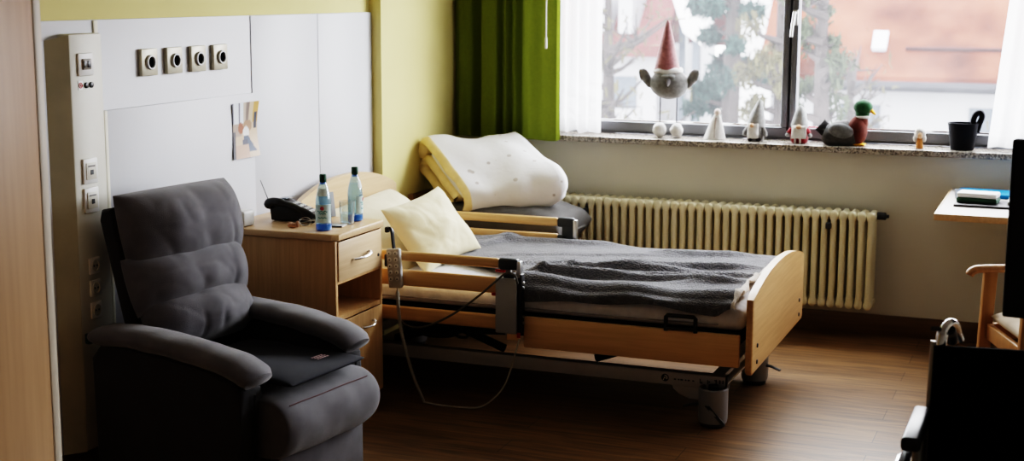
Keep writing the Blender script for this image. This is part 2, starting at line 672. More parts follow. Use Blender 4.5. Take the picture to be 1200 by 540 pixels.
# vertical supply duct with sockets
dc = thing('supply_duct', 'beige vertical cable duct with sockets on the wall behind the armchair', 'cable duct', (0, 0, 0))
DX = -3.05
b = MB(); b.box(XL + 0.0125, DX, 3.853, 4.020, 0.10, 1.505, 0.006)
b.obj('duct_cover', M_offwhite, dc)
b = MB(); b.prism([(XL + 0.013, 3.790, 0.10), (DX - 0.001, 3.851, 0.10), (DX - 0.001, 3.8525, 0.10), (XL + 0.013, 3.8525, 0.10)], (0, 0, 1.385), 0.0)  # olive wedge added; its colour stands in for the duct's cast shadow
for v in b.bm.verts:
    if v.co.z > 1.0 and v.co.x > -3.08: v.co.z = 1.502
b.obj('shadow_wedge', mat('olive_shadow_tone', (0.46, 0.44, 0.34), 0.6), dc, 'olive wedge coloured as the shadow beside the duct', smooth=False)

def duct_plate(y, z, w, h, name, kind):
    b = MB(); b.box(DX, DX + 0.008, y - w / 2, y + w / 2, z - h / 2, z + h / 2, 0.004)
    p = b.obj(name, M_white, dc)
    return p

for z in (0.731, 0.655, 0.579):
    p = duct_plate(3.925, z, 0.056, 0.056, 'power_socket', 0)
    b = MB()
    Mr = T(DX + 0.008, 3.925, z) @ RY(90)
    b.lathe([(0.020, 0.0), (0.020, 0.003), (0.0175, 0.003), (0.0165, 0.0005), (0.001, 0.0005)], 24, M=Mr)
    b.obj('socket_well', M_offwhite, p)
    b = MB()
    for d in (-0.008, 0.008):
        b.lathe([(0.003, 0), (0.003, 0.0015)], 10, M=T(DX + 0.0085, 3.925 + d, z) @ RY(90))
    b.obj('contact_hole', M_black, p)
for z, in ((1.052,), (0.954,)):
    p = duct_plate(3.925, z, 0.075, 0.085, 'data_outlet', 1)
    b = MB(); b.box(DX + 0.008, DX + 0.011, 3.925 - 0.026, 3.925 + 0.026, z - 0.028, z + 0.028, 0.002)
    b.obj('outlet_insert', M_offwhite, p)
    b = MB(); b.box(DX + 0.011, DX + 0.0125, 3.919, 3.933, z - 0.012, z + 0.004)
    b.obj('jack', M_anthracite, p)
    b = MB(); b.box(DX + 0.011, DX + 0.0118, 3.907, 3.943, z + 0.014, z + 0.019)
    b.obj('label_strip', M_felt_grey, p, smooth=False)
p = duct_plate(3.925, 1.405, 0.078, 0.075, 'nurse_call_unit', 1)
b = MB(); b.box(DX + 0.008, DX + 0.014, 3.902, 3.945, 1.388, 1.424, 0.003)
b.obj('plug_housing', mat('taupe_plastic', (0.22, 0.2, 0.17), 0.5), p)
b = MB()
b.box(DX + 0.014, DX + 0.0155, 3.905, 3.921, 1.395, 1.417, 0.001)
b.box(DX + 0.014, DX + 0.0155, 3.925, 3.941, 1.395, 1.417, 0.001)
b.obj('plug_opening', M_black, p)
for y, m_, nm in ((3.899, 'ring', 'call_symbol'), (3.929, M_black, 'jack'), (3.955, M_black, 'jack')):
    b = MB()
    if m_ == 'ring':
        b.box(DX, DX + 0.0015, y - 0.011, y + 0.011, 1.322, 1.352)
        b.obj(nm, M_white, dc, 'small white plate with a red call symbol', smooth=False)
        b = MB()
        b.tube([(DX + 0.002, y + 0.008 * math.cos(t), 1.337 + 0.008 * math.sin(t)) for t in [i * math.pi / 7 for i in range(14)]], 0.0016, 6, loop=True)
        b.box(DX + 0.0015, DX + 0.003, y - 0.001, y + 0.002, 1.333, 1.341)
        b.obj('red_symbol', mat('signal_red', (0.6, 0.02, 0.02), 0.5), dc, smooth=False)
    else:
        b.lathe([(0.010, 0), (0.010, 0.004), (0.008, 0.005)], 16, M=T(DX, y, 1.336) @ RY(90))
        b.obj(nm, m_, dc)

# four wall couplings
cp_lab = ['square beige outlet with black hole, leftmost of the row of four on the panelling',
          'square beige outlet with black hole, second from the left in the row of four',
          'square beige outlet with black hole, third from the left in the row of four',
          'square beige outlet with black hole, rightmost of the row of four on the panelling']
M_beige_metal = mat('beige_metal_plate', (0.46, 0.43, 0.34), 0.4, 0.2, var=0.05)
for y, lab in zip((4.335, 4.490, 4.645, 4.795), cp_lab):
    t = thing('wall_outlet', lab, 'wall outlet', (XL + 0.0122, y, 1.393), group='wall outlets in a row')
    b = MB(); b.box(0, 0.016, -0.048, 0.048, -0.048, 0.048, 0.003)
    b.obj('cover_plate', M_beige_metal, t)
    b = MB(); b.lathe([(0.026, 0.014), (0.026, 0.024), (0.0245, 0.026), (0.0205, 0.026), (0.019, 0.020)], 28, M=RY(90), caps=False)
    b.obj('ring', mat('satin_ring', (0.5, 0.5, 0.5), 0.5, 0.3), t)
    b = MB(); b.lathe([(0.0185, 0.016), (0.0200, 0.0200), (0.001, 0.0190)], 24, M=RY(90))
    b.obj('opening', mat('deep_black', (0.004, 0.004, 0.004), 0.95, spec=0.05), t)

# photo print taped to the panelling
def photo_col(u, v):
    """u 0..1 left-right, v 0..1 bottom-top: a bright room with seated people"""
    c = (0.62, 0.48, 0.34)
    if v > 0.62:
        c = (0.60, 0.50, 0.36)
        if u < 0.42:
            c = (0.78, 0.82, 0.88) if (u * 9) % 2.2 > 0.35 else (0.2, 0.2, 0.25)
        elif u < 0.62:
            c = (0.55, 0.48, 0.40)
        elif 0.80 < u:
            c = (0.55, 0.34, 0.10)
    elif v > 0.4:
        c = (0.60, 0.47, 0.33) if u > 0.35 else (0.42, 0.33, 0.27)
    if 0.52 < u < 0.63 and v > 0.66:
        c = (0.22, 0.17, 0.15)
    if 0.84 < u < 0.97 and 0.52 < v < 0.80:
        c = (0.05, 0.06, 0.09)
    if (u - 0.32) ** 2 / 0.012 + (v - 0.54) ** 2 / 0.010 < 1:
        c = (0.34, 0.12, 0.06)
    if (u - 0.60) ** 2 / 0.03 + (v - 0.57) ** 2 / 0.012 < 1:
        c = (0.38, 0.24, 0.15)
    if (u - 0.53) ** 2 / 0.016 + (v - 0.46) ** 2 / 0.012 < 1:
        c = (0.82, 0.80, 0.78)
    if abs(u - (0.48 + (0.36 - v) * 1.0)) < 0.17 and 0.10 < v < 0.40 and u > 0.42:
        c = (0.05, 0.085, 0.15)
    if abs(u - 0.48) < 0.1 and 0.24 < v < 0.34:
        c = (0.04, 0.05, 0.09)
    if v < 0.24 and u < 0.6:
        c = (0.55, 0.36, 0.26)
    if u < 0.11 and v < 0.5:
        c = (0.12, 0.12, 0.14)
    return c

b = MB()
PX = XL + 0.0225
def fphoto(u, v):
    y = 4.872 + 0.178 * u
    z = 0.985 + (0.222 + 0.0 * u) * v
    bow = 0.010 * (1 - math.sin(math.pi * v)) * (0.4 + 0.6 * u)
    return (PX + 0.002 + bow, y + 0.006 * (1 - math.sin(math.pi * v)) * (1 if u > 0.5 else -1), z)
b.grid(fphoto, 36, 44)
ph = b.obj('photo_print', attr_mat('glossy_photo_print'), smooth=True)
tag(ph, 'small colour photo print of people in a room stuck to the white panelling', 'photo')
ca = ph.data.color_attributes.new('Col', 'FLOAT_COLOR', 'POINT')
for v in ph.data.vertices:
    i = v.index
    u_, v_ = (i // 45) / 36, (i % 45) / 44
    ca.data[i].color = (*photo_col(u_, v_), 1)

# ------------------------------------------------------------------ wardrobe at the left
wd = thing('wardrobe', 'tall wooden wardrobe with pale edge strip at the left of the picture', 'wardrobe', (0, 0, 0))
WFX = -2.40
M_wd = wood('wardrobe_beech', (0.44, 0.285, 0.155), (0.50, 0.325, 0.18), 'Z', scale=0.8)
b = MB(); b.box(XL + 0.002, WFX - 0.022, 1.95, 2.925, 0.0, 2.15, 0.002)
b.obj('carcass', M_wd, wd)
b = MB(); b.box(WFX - 0.021, WFX, 2.425, 2.897, 0.06, 2.14, 0.002)
dr = b.obj('door', M_wd, wd)
b = MB(); b.box(WFX - 0.021, WFX, 1.955, 2.421, 0.06, 2.14, 0.002)
b.obj('door', M_wd, wd)
b = MB(); b.box(WFX - 0.021, WFX + 0.001, 2.899, 2.926, 0.0, 2.15, 0.001)
b.obj('edge_strip', M_edge, wd, 'pale edge strip')
b = MB()
b.lathe([(0.006, 0.0), (0.006, 0.012), (0.020, 0.018), (0.024, 0.028), (0.020, 0.036), (0.004, 0.039)], 24, M=T(WFX, 2.715, 0.462) @ RY(90))
b.obj('knob', M_chrome, dr, 'round chrome knob')

# ------------------------------------------------------------------ curtains
M_green = translucent_cloth('green_curtain_cloth', (0.165, 0.200, 0.034), 0.15)
M_sheer = translucent_cloth('white_sheer_cloth', (0.88, 0.88, 0.90), 0.65, transp=0.25)
def fold_sheet(xs, depth, z0, z1, y0, nz=18, sub=10, flare=0.0, slant=None):
    """hanging cloth: xs = fold turning points alternately front/back"""
    pts = []
    for i in range(len(xs) - 1):
        for s in range(sub):
            t = s / sub
            x = xs[i] + (xs[i + 1] - xs[i]) * t
            a = 0.5 - 0.5 * math.cos(math.pi * t)
            d0 = depth[i]; d1 = depth[i + 1]
            pts.append((x, d0 + (d1 - d0) * a))
    pts.append((xs[-1], depth[-1]))
    n = len(pts) - 1
    def fn(u, v):
        i = int(round(u * n))
        x, d = pts[i]
        z = z0 + (z1 - z0) * v
        k = 1 - 0.35 * v
        x += slant(u, v) if slant else 0
        return (x, y0 + d * k + 0.006 * noise.noise(Vector((x * 6, z * 3, 1.3))), z + (0.006 * math.sin(u * 19) if v == 0 else 0))
    return fn, n, nz
ct = thing('green_curtain', 'dark green curtain hanging in the corner left of the window', 'curtain', (0, 0, 0))
fn, nu, nv = fold_sheet([-3.035, -3.00, -2.955, -2.905, -2.875, -2.80, -2.775, -2.745, -2.72, -2.695, -2.665, -2.60, -2.54, -2.475, -2.465],
                        [0.0, -0.03, -0.01, 0.055, -0.035, -0.03, 0.02, -0.035, 0.01, -0.03, 0.012, -0.045, -0.02, -0.005, 0.03], 0.893, 2.44, 6.945)
b = MB(); b.grid(fn, nu, nv)
cu = b.obj('curtain_cloth', M_green, ct, angle=180)
b = MB(); b.tube([(-2.515, 6.895, 1.70), (-2.515, 6.895, 1.415)], 0.004, 8)
b.tube([(-2.515, 6.895, 1.415), (-2.515, 6.895, 1.36)], 0.007, 8)
b.obj('pull_wand', M_white, ct, 'white pull wand')
sh = thing('sheer_curtain', 'white sheer curtain beside the green curtain at the left of the window', 'sheer curtain', (0, 0, 0))
fn, nu, nv = fold_sheet([-2.56, -2.52, -2.49, -2.455, -2.425, -2.395, -2.37, -2.34, -2.31, -2.285],
                        [0, -0.03, 0.02, -0.03, 0.02, -0.03, 0.015, -0.03, 0.01, -0.01], 0.925, 2.28, 7.11)
b = MB(); b.grid(fn, nu, nv); b.obj('curtain_cloth', M_sheer, sh, angle=180)
sh = thing('sheer_curtain', 'white sheer curtain gathered at the right end of the window', 'sheer curtain', (0, 0, 0))
xs = [-0.375 + 0.042 * i for i in range(20)]
fn, nu, nv = fold_sheet(xs, [0.0] + [(-0.025 if i % 2 else 0.02) for i in range(19)], 0.925, 2.28, 7.11,
                        slant=lambda u, v: 0.12 * v * (1 - u))
b = MB(); b.grid(fn, nu, nv); b.obj('curtain_cloth', M_sheer, sh, angle=180)
b = MB()
b.box(-3.04, 2.5, 6.90, 6.99, 2.455, 2.50, 0.004)
for x in (-2.9, -1.3, 0.5, 2.3):
    b.box(x - 0.02, x + 0.02, 6.93, 6.96, 2.50, 2.55)
tag(b.obj('curtain_rail', M_white), 'white curtain rail under the ceiling above the window', 'curtain rail')

#RADIATOR
# ------------------------------------------------------------------ radiator
rd = thing('radiator', 'cream column radiator under the window sill behind the bed', 'radiator', (0, 0, 0))
M_rad = mat('cream_radiator_enamel', (0.70, 0.65, 0.47), 0.45, var=0.02)
NS = 37
RX0, RX1 = -2.43, -0.865
pitch = (RX1 - RX0) / (NS - 1)
def section_mesh():
    b = MB()
    for dy in (-0.055, 0.0, 0.055):
        b.tube([(0, dy, 0.17), (0, dy, 0.60)], 0.0150, 12)
    for z in (0.175, 0.595):
        b.tube(smooth_path([(0, -0.068, z), (0, -0.05, z), (0, 0.05, z), (0, 0.068, z)], 3)[:], [0.008] + [0.018] + [0.0205] * 6 + [0.018] + [0.008], 12, r2=[0.010] + [0.021] + [0.025] * 6 + [0.021] + [0.010])
    b.tube([(-pitch / 2, 0, 0.175), (pitch / 2, 0, 0.175)], 0.02, 10, caps=False)
    b.tube([(-pitch / 2, 0, 0.595), (pitch / 2, 0, 0.595)], 0.02, 10, caps=False)
    return b.mesh('section', M_rad)
sm = section_mesh()
for i in range(NS):
    o = bpy.data.objects.new('section', sm)
    COL.objects.link(o)
    o.parent = rd
    o.location = (RX0 + i * pitch, 6.925, 0)
b = MB()
b.lathe([(0.018, -0.03), (0.018, 0.01), (0.010, 0.014)], 12, M=T(RX1 + 0.05, 6.925, 0.60) @ RY(90))
b.tube([(RX1 + 0.055, 6.925, 0.60), (RX1 + 0.075, 6.925, 0.60)], 0.008, 8)
b.obj('vent_plug', M_anthracite, rd, 'dark vent plug')
b = MB()
b.lathe([(0.022, -0.01), (0.022, 0.045), (0.016, 0.055)], 14, M=T(RX0 - 0.075, 6.925, 0.605) @ RY(90))
b.tube([(RX0 - 0.03, 6.925, 0.60), (RX0 - 0.09, 6.925, 0.60), (RX0 - 0.11, 6.96, 0.60), (RX0 - 0.11, 6.99, 0.56), (RX0 - 0.11, 6.99, 0.02)], 0.010, 8)
b.obj('valve', M_rad, rd)
b = MB()
for x in (RX0 + 3.5 * pitch, RX1 - 4.5 * pitch):
    b.box(x - 0.012, x + 0.012, 6.84, 7.03, 0.535, 0.565, 0.003)
    b.box(x - 0.012, x + 0.012, 6.99, 7.03, 0.2, 0.56, 0.003)
b.obj('wall_bracket', M_anthracite, rd)

# ------------------------------------------------------------------ care bed
BY0, BY1 = 5.18, 6.20
bed = thing('care_bed', 'wooden adjustable care bed with side rails standing against the left wall', 'bed', (0, 0, 0))
def arch_board(x, th, y0, y1, zb, ze, zt, lab, mt, drop=0.02):
    pts = []
    n = 28
    r = 0.045
    pts.append((x, y0 + r * 0.3, zb)); pts.append((x, y0, zb + r * 0.3))
    for i in range(n + 1):
        t = i / n
        y = y0 + (y1 - y0) * t
        z = ze + (zt - ze) * (1 - abs(2 * t - 1) ** 2.2)
        pts.append((x, y, z))
    pts.append((x, y1, zb + r * 0.3)); pts.append((x, y1 - r * 0.3, zb))
    b = MB(); b.prism(pts, (th, 0, 0), 0.008, 3)
    return b.obj(lab, mt, bed, angle=30)
hb = arch_board(-3.047, 0.026, 5.20, 6.20, 0.26, 0.735, 0.835, 'headboard', M_pale_y)
fb = arch_board(-1.088, 0.028, 5.165, 6.215, 0.235, 0.525, 0.592, 'footboard', M_beech_y)
b = MB()
for y in (5.25, 6.12):
    for z in (0.272, 0.335):
        b.lathe([(0.009, 0), (0.008, 0.004), (0.002, 0.005)], 12, M=T(-1.060, y, z) @ RY(90))
b.obj('screw', M_anthracite, fb, 'dark round screw caps')
# side panels
for (y, s) in ((5.175, 1), (6.185, -1)):
    b = MB(); b.box(-1.975, -1.112, y, y + 0.024, 0.258, 0.383, 0.006)
    b.obj('side_panel', M_beech_x, bed)
    b = MB(); b.box(-3.018, -2.07, y + 0.004, y + 0.026, 0.318, 0.378, 0.010, 3)
    b.obj('side_panel', M_beech_x, bed)
# guard rails
for (y, s) in ((5.150, -1), (6.205, 1)):
    xe = -2.07 if s < 0 else -2.20
    b = MB(); b.box(-3.02, xe, y, y + 0.026, 0.572, 0.612, 0.011, 3)
    b.obj('guard_bar', M_beech_x, bed)
    b = MB(); b.box(-3.02, xe, y + 0.002, y + 0.026, 0.470 if s < 0 else 0.498, 0.536, 0.010, 3)
    b.obj('guard_bar', M_beech_x, bed)
    b = MB(); b.box(xe - 0.002, xe + 0.080, y - 0.003, y + 0.030, 0.570, 0.614, 0.009, 3)
    if s > 0:
        b.box(xe + 0.02, xe + 0.082, y - 0.002, y + 0.029, 0.470, 0.60, 0.009, 3)
        b.box(xe - 0.002, xe + 0.05, y - 0.002, y + 0.028, 0.493, 0.534, 0.006)
    b.obj('end_cap', M_anthracite, bed, 'dark plastic end cap')
    b = MB(); b.box(xe + 0.074, xe + 0.092, y - 0.001, y + 0.028, 0.46 if s > 0 else 0.54, 0.606, 0.004)
    b.obj('end_trim', M_steel, bed, 'bright metal end trim')
    b = MB()
    for x in (-2.98, xe + 0.03):
        b.box(x - 0.012, x + 0.012, y + 0.024, y + 0.040, 0.30, 0.60, 0.003)
    b.obj('guard_post', M_grey_metal, bed)
b = MB(); b.box(-2.082, -1.992, 5.143, 5.178, 0.315, 0.537, 0.005)
hs = b.obj('guard_housing', mat('mid_grey_housing', (0.40, 0.41, 0.42), 0.45, 0.1), bed, 'grey metal guard lock housing')
b = MB(); b.box(-1.991, -1.972, 5.150, 5.185, 0.318, 0.555, 0.003)
b.obj('slide_track', M_black, hs)
b = MB()
for z in (0.36, 0.385, 0.50, 0.52):
    b.lathe([(0.006, 0), (0.006, 0.004), (0.002, 0.006)], 10, M=T(-1.972, 5.165, z) @ RY(90))
b.obj('bolt', M_steel, hs)
b = MB(); b.box(-2.05, -2.005, 5.15, 5.172, 0.537, 0.556, 0.003)
b.obj('release_catch', M_anthracite, hs)
b = MB(); b.box(-2.085, -2.045, 5.152, 5.165, 0.558, 0.568, 0.002)
b.box(-1.99, -1.977, 5.146, 5.150, 0.302, 0.322)
b.box(-2.100, -2.083, 5.150, 5.165, 0.462, 0.474, 0.002)
b.obj('red_mark', mat('red_plastic', (0.5, 0.03, 0.02), 0.5), hs, 'small red release marks')
b = MB(); b.box(-2.035, -1.985, 5.150, 5.175, 0.288, 0.316, 0.003)
b.obj('lower_stop', M_beech_x, hs)
# lying surface frame, base frame, lift
b = MB()
for y in (5.22, 6.14):
    b.box(-3.0, -1.12, y, y + 0.04, 0.335, 0.385)
for x in (-2.95, -2.35, -1.75, -1.16):
    b.box(x, x + 0.04, 5.26, 6.14, 0.335, 0.37)
for i in range(24):
    x = -2.98 + i * 0.076
    b.box(x, x + 0.045, 5.24, 6.16, 0.372, 0.388)
b.obj('slatted_base', M_black_matt, bed)
b = MB()
for y in (5.29, 5.99):
    b.box(-2.90, -1.185, y, y + 0.045, 0.135, 0.188, 0.004)
for x in (-2.88, -1.25):
    b.box(x, x + 0.05, 5.335, 5.99, 0.14, 0.185, 0.004)
bf = b.obj('base_frame', M_bed_silver, bed)
for y in (5.288, 5.988):
    b = MB(); b.box(-1.186, -1.178, y, y + 0.049, 0.133, 0.190, 0.002)
    b.obj('beam_end_cap', M_black, bf)
# marks on the near beam: round emblem, small lines of print and 1 with two ticks
yb = 5.2895
b = MB()
b.lathe([(0.015, 0), (0.015, 0.001)], 24, M=T(-1.425, yb, 0.163) @ RX(90))
b.obj('emblem', M_black, bf, 'round black emblem', smooth=False)
b = MB()
for i, (x, w) in enumerate(((-1.385, 0.008), (-1.37, 0.006), (-1.358, 0.01), (-1.342, 0.006), (-1.33, 0.009), (-1.312, 0.007))):
    b.box(x - w / 2, x + w / 2, yb - 0.001, yb, 0.158, 0.163)
for x, z0, z1, w in ((-1.285, 0.154, 0.172, 0.003), (-1.279, 0.154, 0.160, 0.006), (-1.255, 0.154, 0.170, 0.003), (-1.249, 0.160, 0.166, 0.005),
                     (-1.222, 0.149, 0.174, 0.004), (-1.222, 0.149, 0.152, 0.016), (-1.226, 0.169, 0.172, 0.006), (-1.207, 0.160, 0.174, 0.004), (-1.195, 0.160, 0.174, 0.004)):
    b.box(x - w / 2, x + w / 2, yb - 0.001, yb, z0, z1)
b.obj('printed_sign', M_black, bf, 'small black printed signs', smooth=False)
b = MB()
b.tube([(-1.425 + 0.009 * math.cos(t), yb - 0.0015, 0.163 + 0.009 * math.sin(t)) for t in [-0.6 + i * 0.3 for i in range(9)]], 0.0022, 6)
b.tube([(-1.432, yb - 0.0015, 0.153), (-1.426, yb - 0.0015, 0.166), (-1.421, yb - 0.0015, 0.160)], 0.002, 6)
b.obj('emblem_curve', M_white, bf, smooth=False)
for (x0, z0, x1, z1) in ((-2.65, 0.18, -2.15, 0.34), (-1.75, 0.18, -1.30, 0.345), (-2.15, 0.18, -2.6, 0.34)):
    for y in (5.42, 5.90):
        b = MB(); b.tube([(x0, y, z0), (x1, y, z1)], 0.018, 8)
        b.obj('lift_lever', M_black_matt, bed)
b = MB(); b.tube([(-1.58, 5.65, 0.20), (-1.36, 5.65, 0.25)], 0.035, 12); b.box(-1.80, -1.56, 5.59, 5.71, 0.16, 0.26, 0.015)
b.obj('lift_motor', M_black_matt, bed)
b = MB(); b.box(-2.55, -2.25, 5.40, 5.56, 0.235, 0.325, 0.02)
b.obj('control_box', M_black_matt, bed)
b = MB(); b.tube(smooth_path([(-2.50, 5.28, 0.27), (-2.42, 5.26, 0.255), (-2.33, 5.26, 0.262), (-2.28, 5.26, 0.285), (-2.18, 5.26, 0.29), (-2.0, 5.26, 0.30)], 6), 0.016, 8)
b.obj('cable_bundle', M_black_matt, bed)
b = MB(); b.tube([(-2.27 + 0.03 * math.cos(t), 5.25, 0.272 + 0.018 * math.sin(t)) for t in [i * math.pi / 10 for i in range(20)]], 0.006, 6, loop=True)
b.obj('cable_loop', M_black_matt, bed)
def caster(cx, cy, swing, ped):
    b = MB()
    b.lathe([(0.054, 0.018), (0.057, 0.03), (0.057, 0.148), (0.052, 0.153), (0.046, 0.148), (0.044, 0.125), (0.001, 0.125)], 28, c=(cx, cy, 0))
    c = b.obj('caster', M_grey_metal, bed, 'grey drum caster')
    b = MB(); b.lathe([(0.044, 0.0), (0.049, 0.004), (0.049, 0.02), (0.001, 0.022)], 24, c=(cx, cy, 0))
    b.obj('wheel', M_black, c)
    b = MB()
    b.lathe([(0.042, 0.126), (0.042, 0.132), (0.02, 0.135), (0.02, 0.16), (0.001, 0.16)], 20, c=(cx, cy, 0))
    b.obj('swivel_stem', M_black, c)
    b = MB()
    d = Vector((math.cos(R(swing)), math.sin(R(swing)), 0)); n = Vector((-d.y, d.x, 0))
    P = Vector((cx, cy, 0))
    b.tube([P + d * 0.035 + Vector((0, 0, 0.085)), P + d * 0.075 + Vector((0, 0, 0.082)), P + d * 0.115 + Vector((0, 0, 0.070))], [0.014, 0.012, 0.010], 8, r2=[0.006, 0.005, 0.004])
    b.obj('brake_pedal', M_anthracite, c)
    return c
caster(-1.225, 5.262, 190, 1)
caster(-1.205, 5.935, -12, 1)
caster(-2.84, 5.31, 190, 1)
caster(-2.84, 6.01, 10, 1)
b = MB()
cx, cy = -1.225, 5.262
for k in range(1):
    P0 = (cx - 0.050, cy - 0.028)
b.prism([(cx - 0.02, cy - 0.060, 0.092), (cx + 0.0, cy - 0.061, 0.092), (cx + 0.055, cy - 0.045, 0.024), (cx + 0.045, cy - 0.050, 0.022)], (0, 0.008, 0))
b.obj('brake_bar', M_anthracite, bed)
for (cy0, yy) in ((5.262, 5.29), (5.935, 5.99)):
    b = MB()
    b.prism([(-1.40, yy + 0.01, 0.137), (-1.215, yy + 0.01, 0.137), (-1.24, yy + 0.01, 0.085), (-1.33, yy + 0.01, 0.085), (-1.37, yy + 0.01, 0.10), (-1.395, yy + 0.01, 0.12)], (0, 0.02, 0), 0.002)
    b.tube([(-1.20, yy + 0.02, 0.15), (-1.145, yy + 0.05, 0.215), (-1.10, yy + 0.07, 0.26)], 0.020, 10, r2=0.012)
    b.obj('caster_bracket', M_bed_silver, bed)
# mattress bracket: black loop on the near side
b = MB()
lp = [(-1.395, 5.172, 0.380), (-1.395, 5.172, 0.434), (-1.39, 5.172, 0.440), (-1.285, 5.172, 0.440), (-1.28, 5.172, 0.434), (-1.28, 5.172, 0.380)]
b.tube(lp, 0.008, 8)
b.tube([(-1.40, 5.172, 0.392), (-1.275, 5.172, 0.392)], 0.008, 8, r2=0.006)
b.obj('mattress_stop', M_black, bed, 'black metal mattress stop')
# thin cable from the guard housing to the head end
b = MB()
b.tube(smooth_path([(-1.985, 5.14, 0.52), (-1.995, 5.135, 0.552), (-2.03, 5.132, 0.560), (-2.08, 5.132, 0.52), (-2.16, 5.134, 0.45), (-2.27, 5.136, 0.37), (-2.38, 5.14, 0.315), (-2.46, 5.15, 0.305), (-2.54, 5.2, 0.32)], 6), 0.0045, 6)
b.obj('cable', mat('brown_grey_cable', (0.13, 0.12, 0.10), 0.6), bed)

# mattress with sheet
mt_ = thing('mattress', 'mattress in a pale grey sheet lying on the care bed', 'mattress', (0, 0, 0))
M_sheet = mat('pale_sheet_cloth', (0.76, 0.77, 0.81), 0.85, var=0.10, vscale=22, bump=0.3, bscale=20)
b = MB(); b.box(-3.015, -1.10, 5.205, 6.165, 0.389, 0.478, 0.035, 4)
b.obj('mattress_body', M_sheet, mt_)
b = MB(); b.tube(smooth_path([(-3.0, 5.2035, 0.412), (-2.4, 5.2015, 0.415), (-1.7, 5.2015, 0.410), (-1.2, 5.2025, 0.413)], 8), 0.003, 6)
b.obj('piping', mat('grey_piping', (0.4, 0.4, 0.42), 0.8), mt_)

# grey fleece blanket
FOLDS = ((-2.02, 5.40, -1.70, 5.43, 0.042, 0.030), (-1.72, 5.43, -1.25, 5.52, 0.026, 0.028), (-1.95, 5.56, -1.45, 5.68, 0.026, 0.030), (-1.75, 5.62, -1.22, 5.83, 0.028, 0.032),
         (-1.6, 5.52, -1.15, 5.70, 0.020, 0.022), (-2.3, 5.75, -1.5, 6.00, 0.012, 0.04), (-2.55, 6.08, -1.9, 6.17, 0.020, 0.05), (-1.70, 5.98, -1.25, 6.08, 0.024, 0.04),
         (-2.5, 5.85, -2.38, 6.15, 0.024, 0.04), (-1.40, 5.45, -1.15, 5.56, 0.014, 0.03), (-2.0, 5.33, -1.9, 5.60, 0.022, 0.025), (-2.2, 5.55, -1.9, 5.72, 0.014, 0.03))
def blanket_z(x, y):
    p = Vector((x * 2.2, y * 2.6, 0.7))
    z = 0.502 + 0.010 * noise.noise(p) + 0.005 * noise.noise(p * 2.7)
    z += 0.003 * math.sin(26 * (y * 0.9 - x * 0.35) + 5 * noise.noise(p * 0.9)) * (0.5 + noise.noise(p * 0.6 + Vector((4, 0, 0))))
    for (x0, y0, x1, y1, h, w) in FOLDS:
        d = Vector((x1 - x0, y1 - y0)); L_ = d.length; d /= L_
        q = Vector((x - x0, y - y0)); t = q.dot(d); sgn = q.x * d.y - q.y * d.x
        sgn += 0.02 * noise.noise(Vector((x * 5, y * 5, 2)))
        e = sst(-0.10, 0.10, t) * (1 - sst(L_ - 0.12, L_ + 0.12, t))
        ww = w if sgn < 0 else w * 0.55
        z += h * e * math.exp(-(sgn / ww) ** 2)
    z += 0.040 * math.exp(-((y - 5.250) / 0.070) ** 2) * (0.75 + 0.25 * math.sin(x * 11 + 2 * math.sin(x * 4)))
    return max(z, 0.492)
def fbl(u, v):
    s = v * 1.08                                    # arc length from far side to near hem
    ytop0, ynear = 6.175, 5.215
    xl = -2.64 + 0.60 * sst(0.35, 0.80, v)
    x = xl + (-1.158 + 0.012 * math.sin(v * 9) - xl) * u
    if s < (ytop0 - ynear):
        y = ytop0 - s
        z = blanket_z(x, y)
        dd = (y - ynear)
        if dd < 0.06:
            z -= 0.022 * (1 - dd / 0.06) ** 2
    else:
        d = s - (ytop0 - ynear)
        f = d / 0.12
        base = blanket_z(x, ynear) - 0.022
        y = ynear - 0.030 * sst(0, 0.5, f) - 0.010 * math.sin(x * 16 + math.sin(x * 5)) * f
        hem = 0.458 + 0.010 * math.sin(x * 7.3) + 0.006 * math.sin(x * 17 + 1) + 0.03 * sst(0.94, 1.0, u)
        z = base + (hem - base) * f ** 1.3
    return (x + 0.008 * noise.noise(Vector((x * 4, y * 4, 9))), y, z)
b = MB(); b.grid(fbl, 120, 110)
M_blanket = mat('grey_fleece', (0.118, 0.118, 0.135), 0.95, var=0.30, vscale=34, bump=1.0, bscale=150, sheen=0.45)
bl = thing('fleece_blanket', 'dark grey fleece blanket spread crumpled over the care bed', 'blanket', (0, 0, 0))
o = b.obj('blanket_cloth', M_blanket, bl, angle=180)
md = o.modifiers.new('Solidify', 'SOLIDIFY'); md.thickness = 0.008; md.offset = 1
# cream backed hem turned up along the foot end
b = MB()
hp = [Vector(fbl(1.0, v / 40)) + Vector((0.006, 0, 0.006)) for v in range(4, 41)]
b.tube(hp, [0.012 + 0.006 * math.sin(i * 0.9) for i in range(len(hp))], 8, r2=0.008)
b.obj('hem', mat('cream_fleece_hem', (0.62, 0.56, 0.50), 0.95, var=0.12, vscale=40, bump=0.5, bscale=200, sheen=0.5), bl, 'pale hem along the foot end')

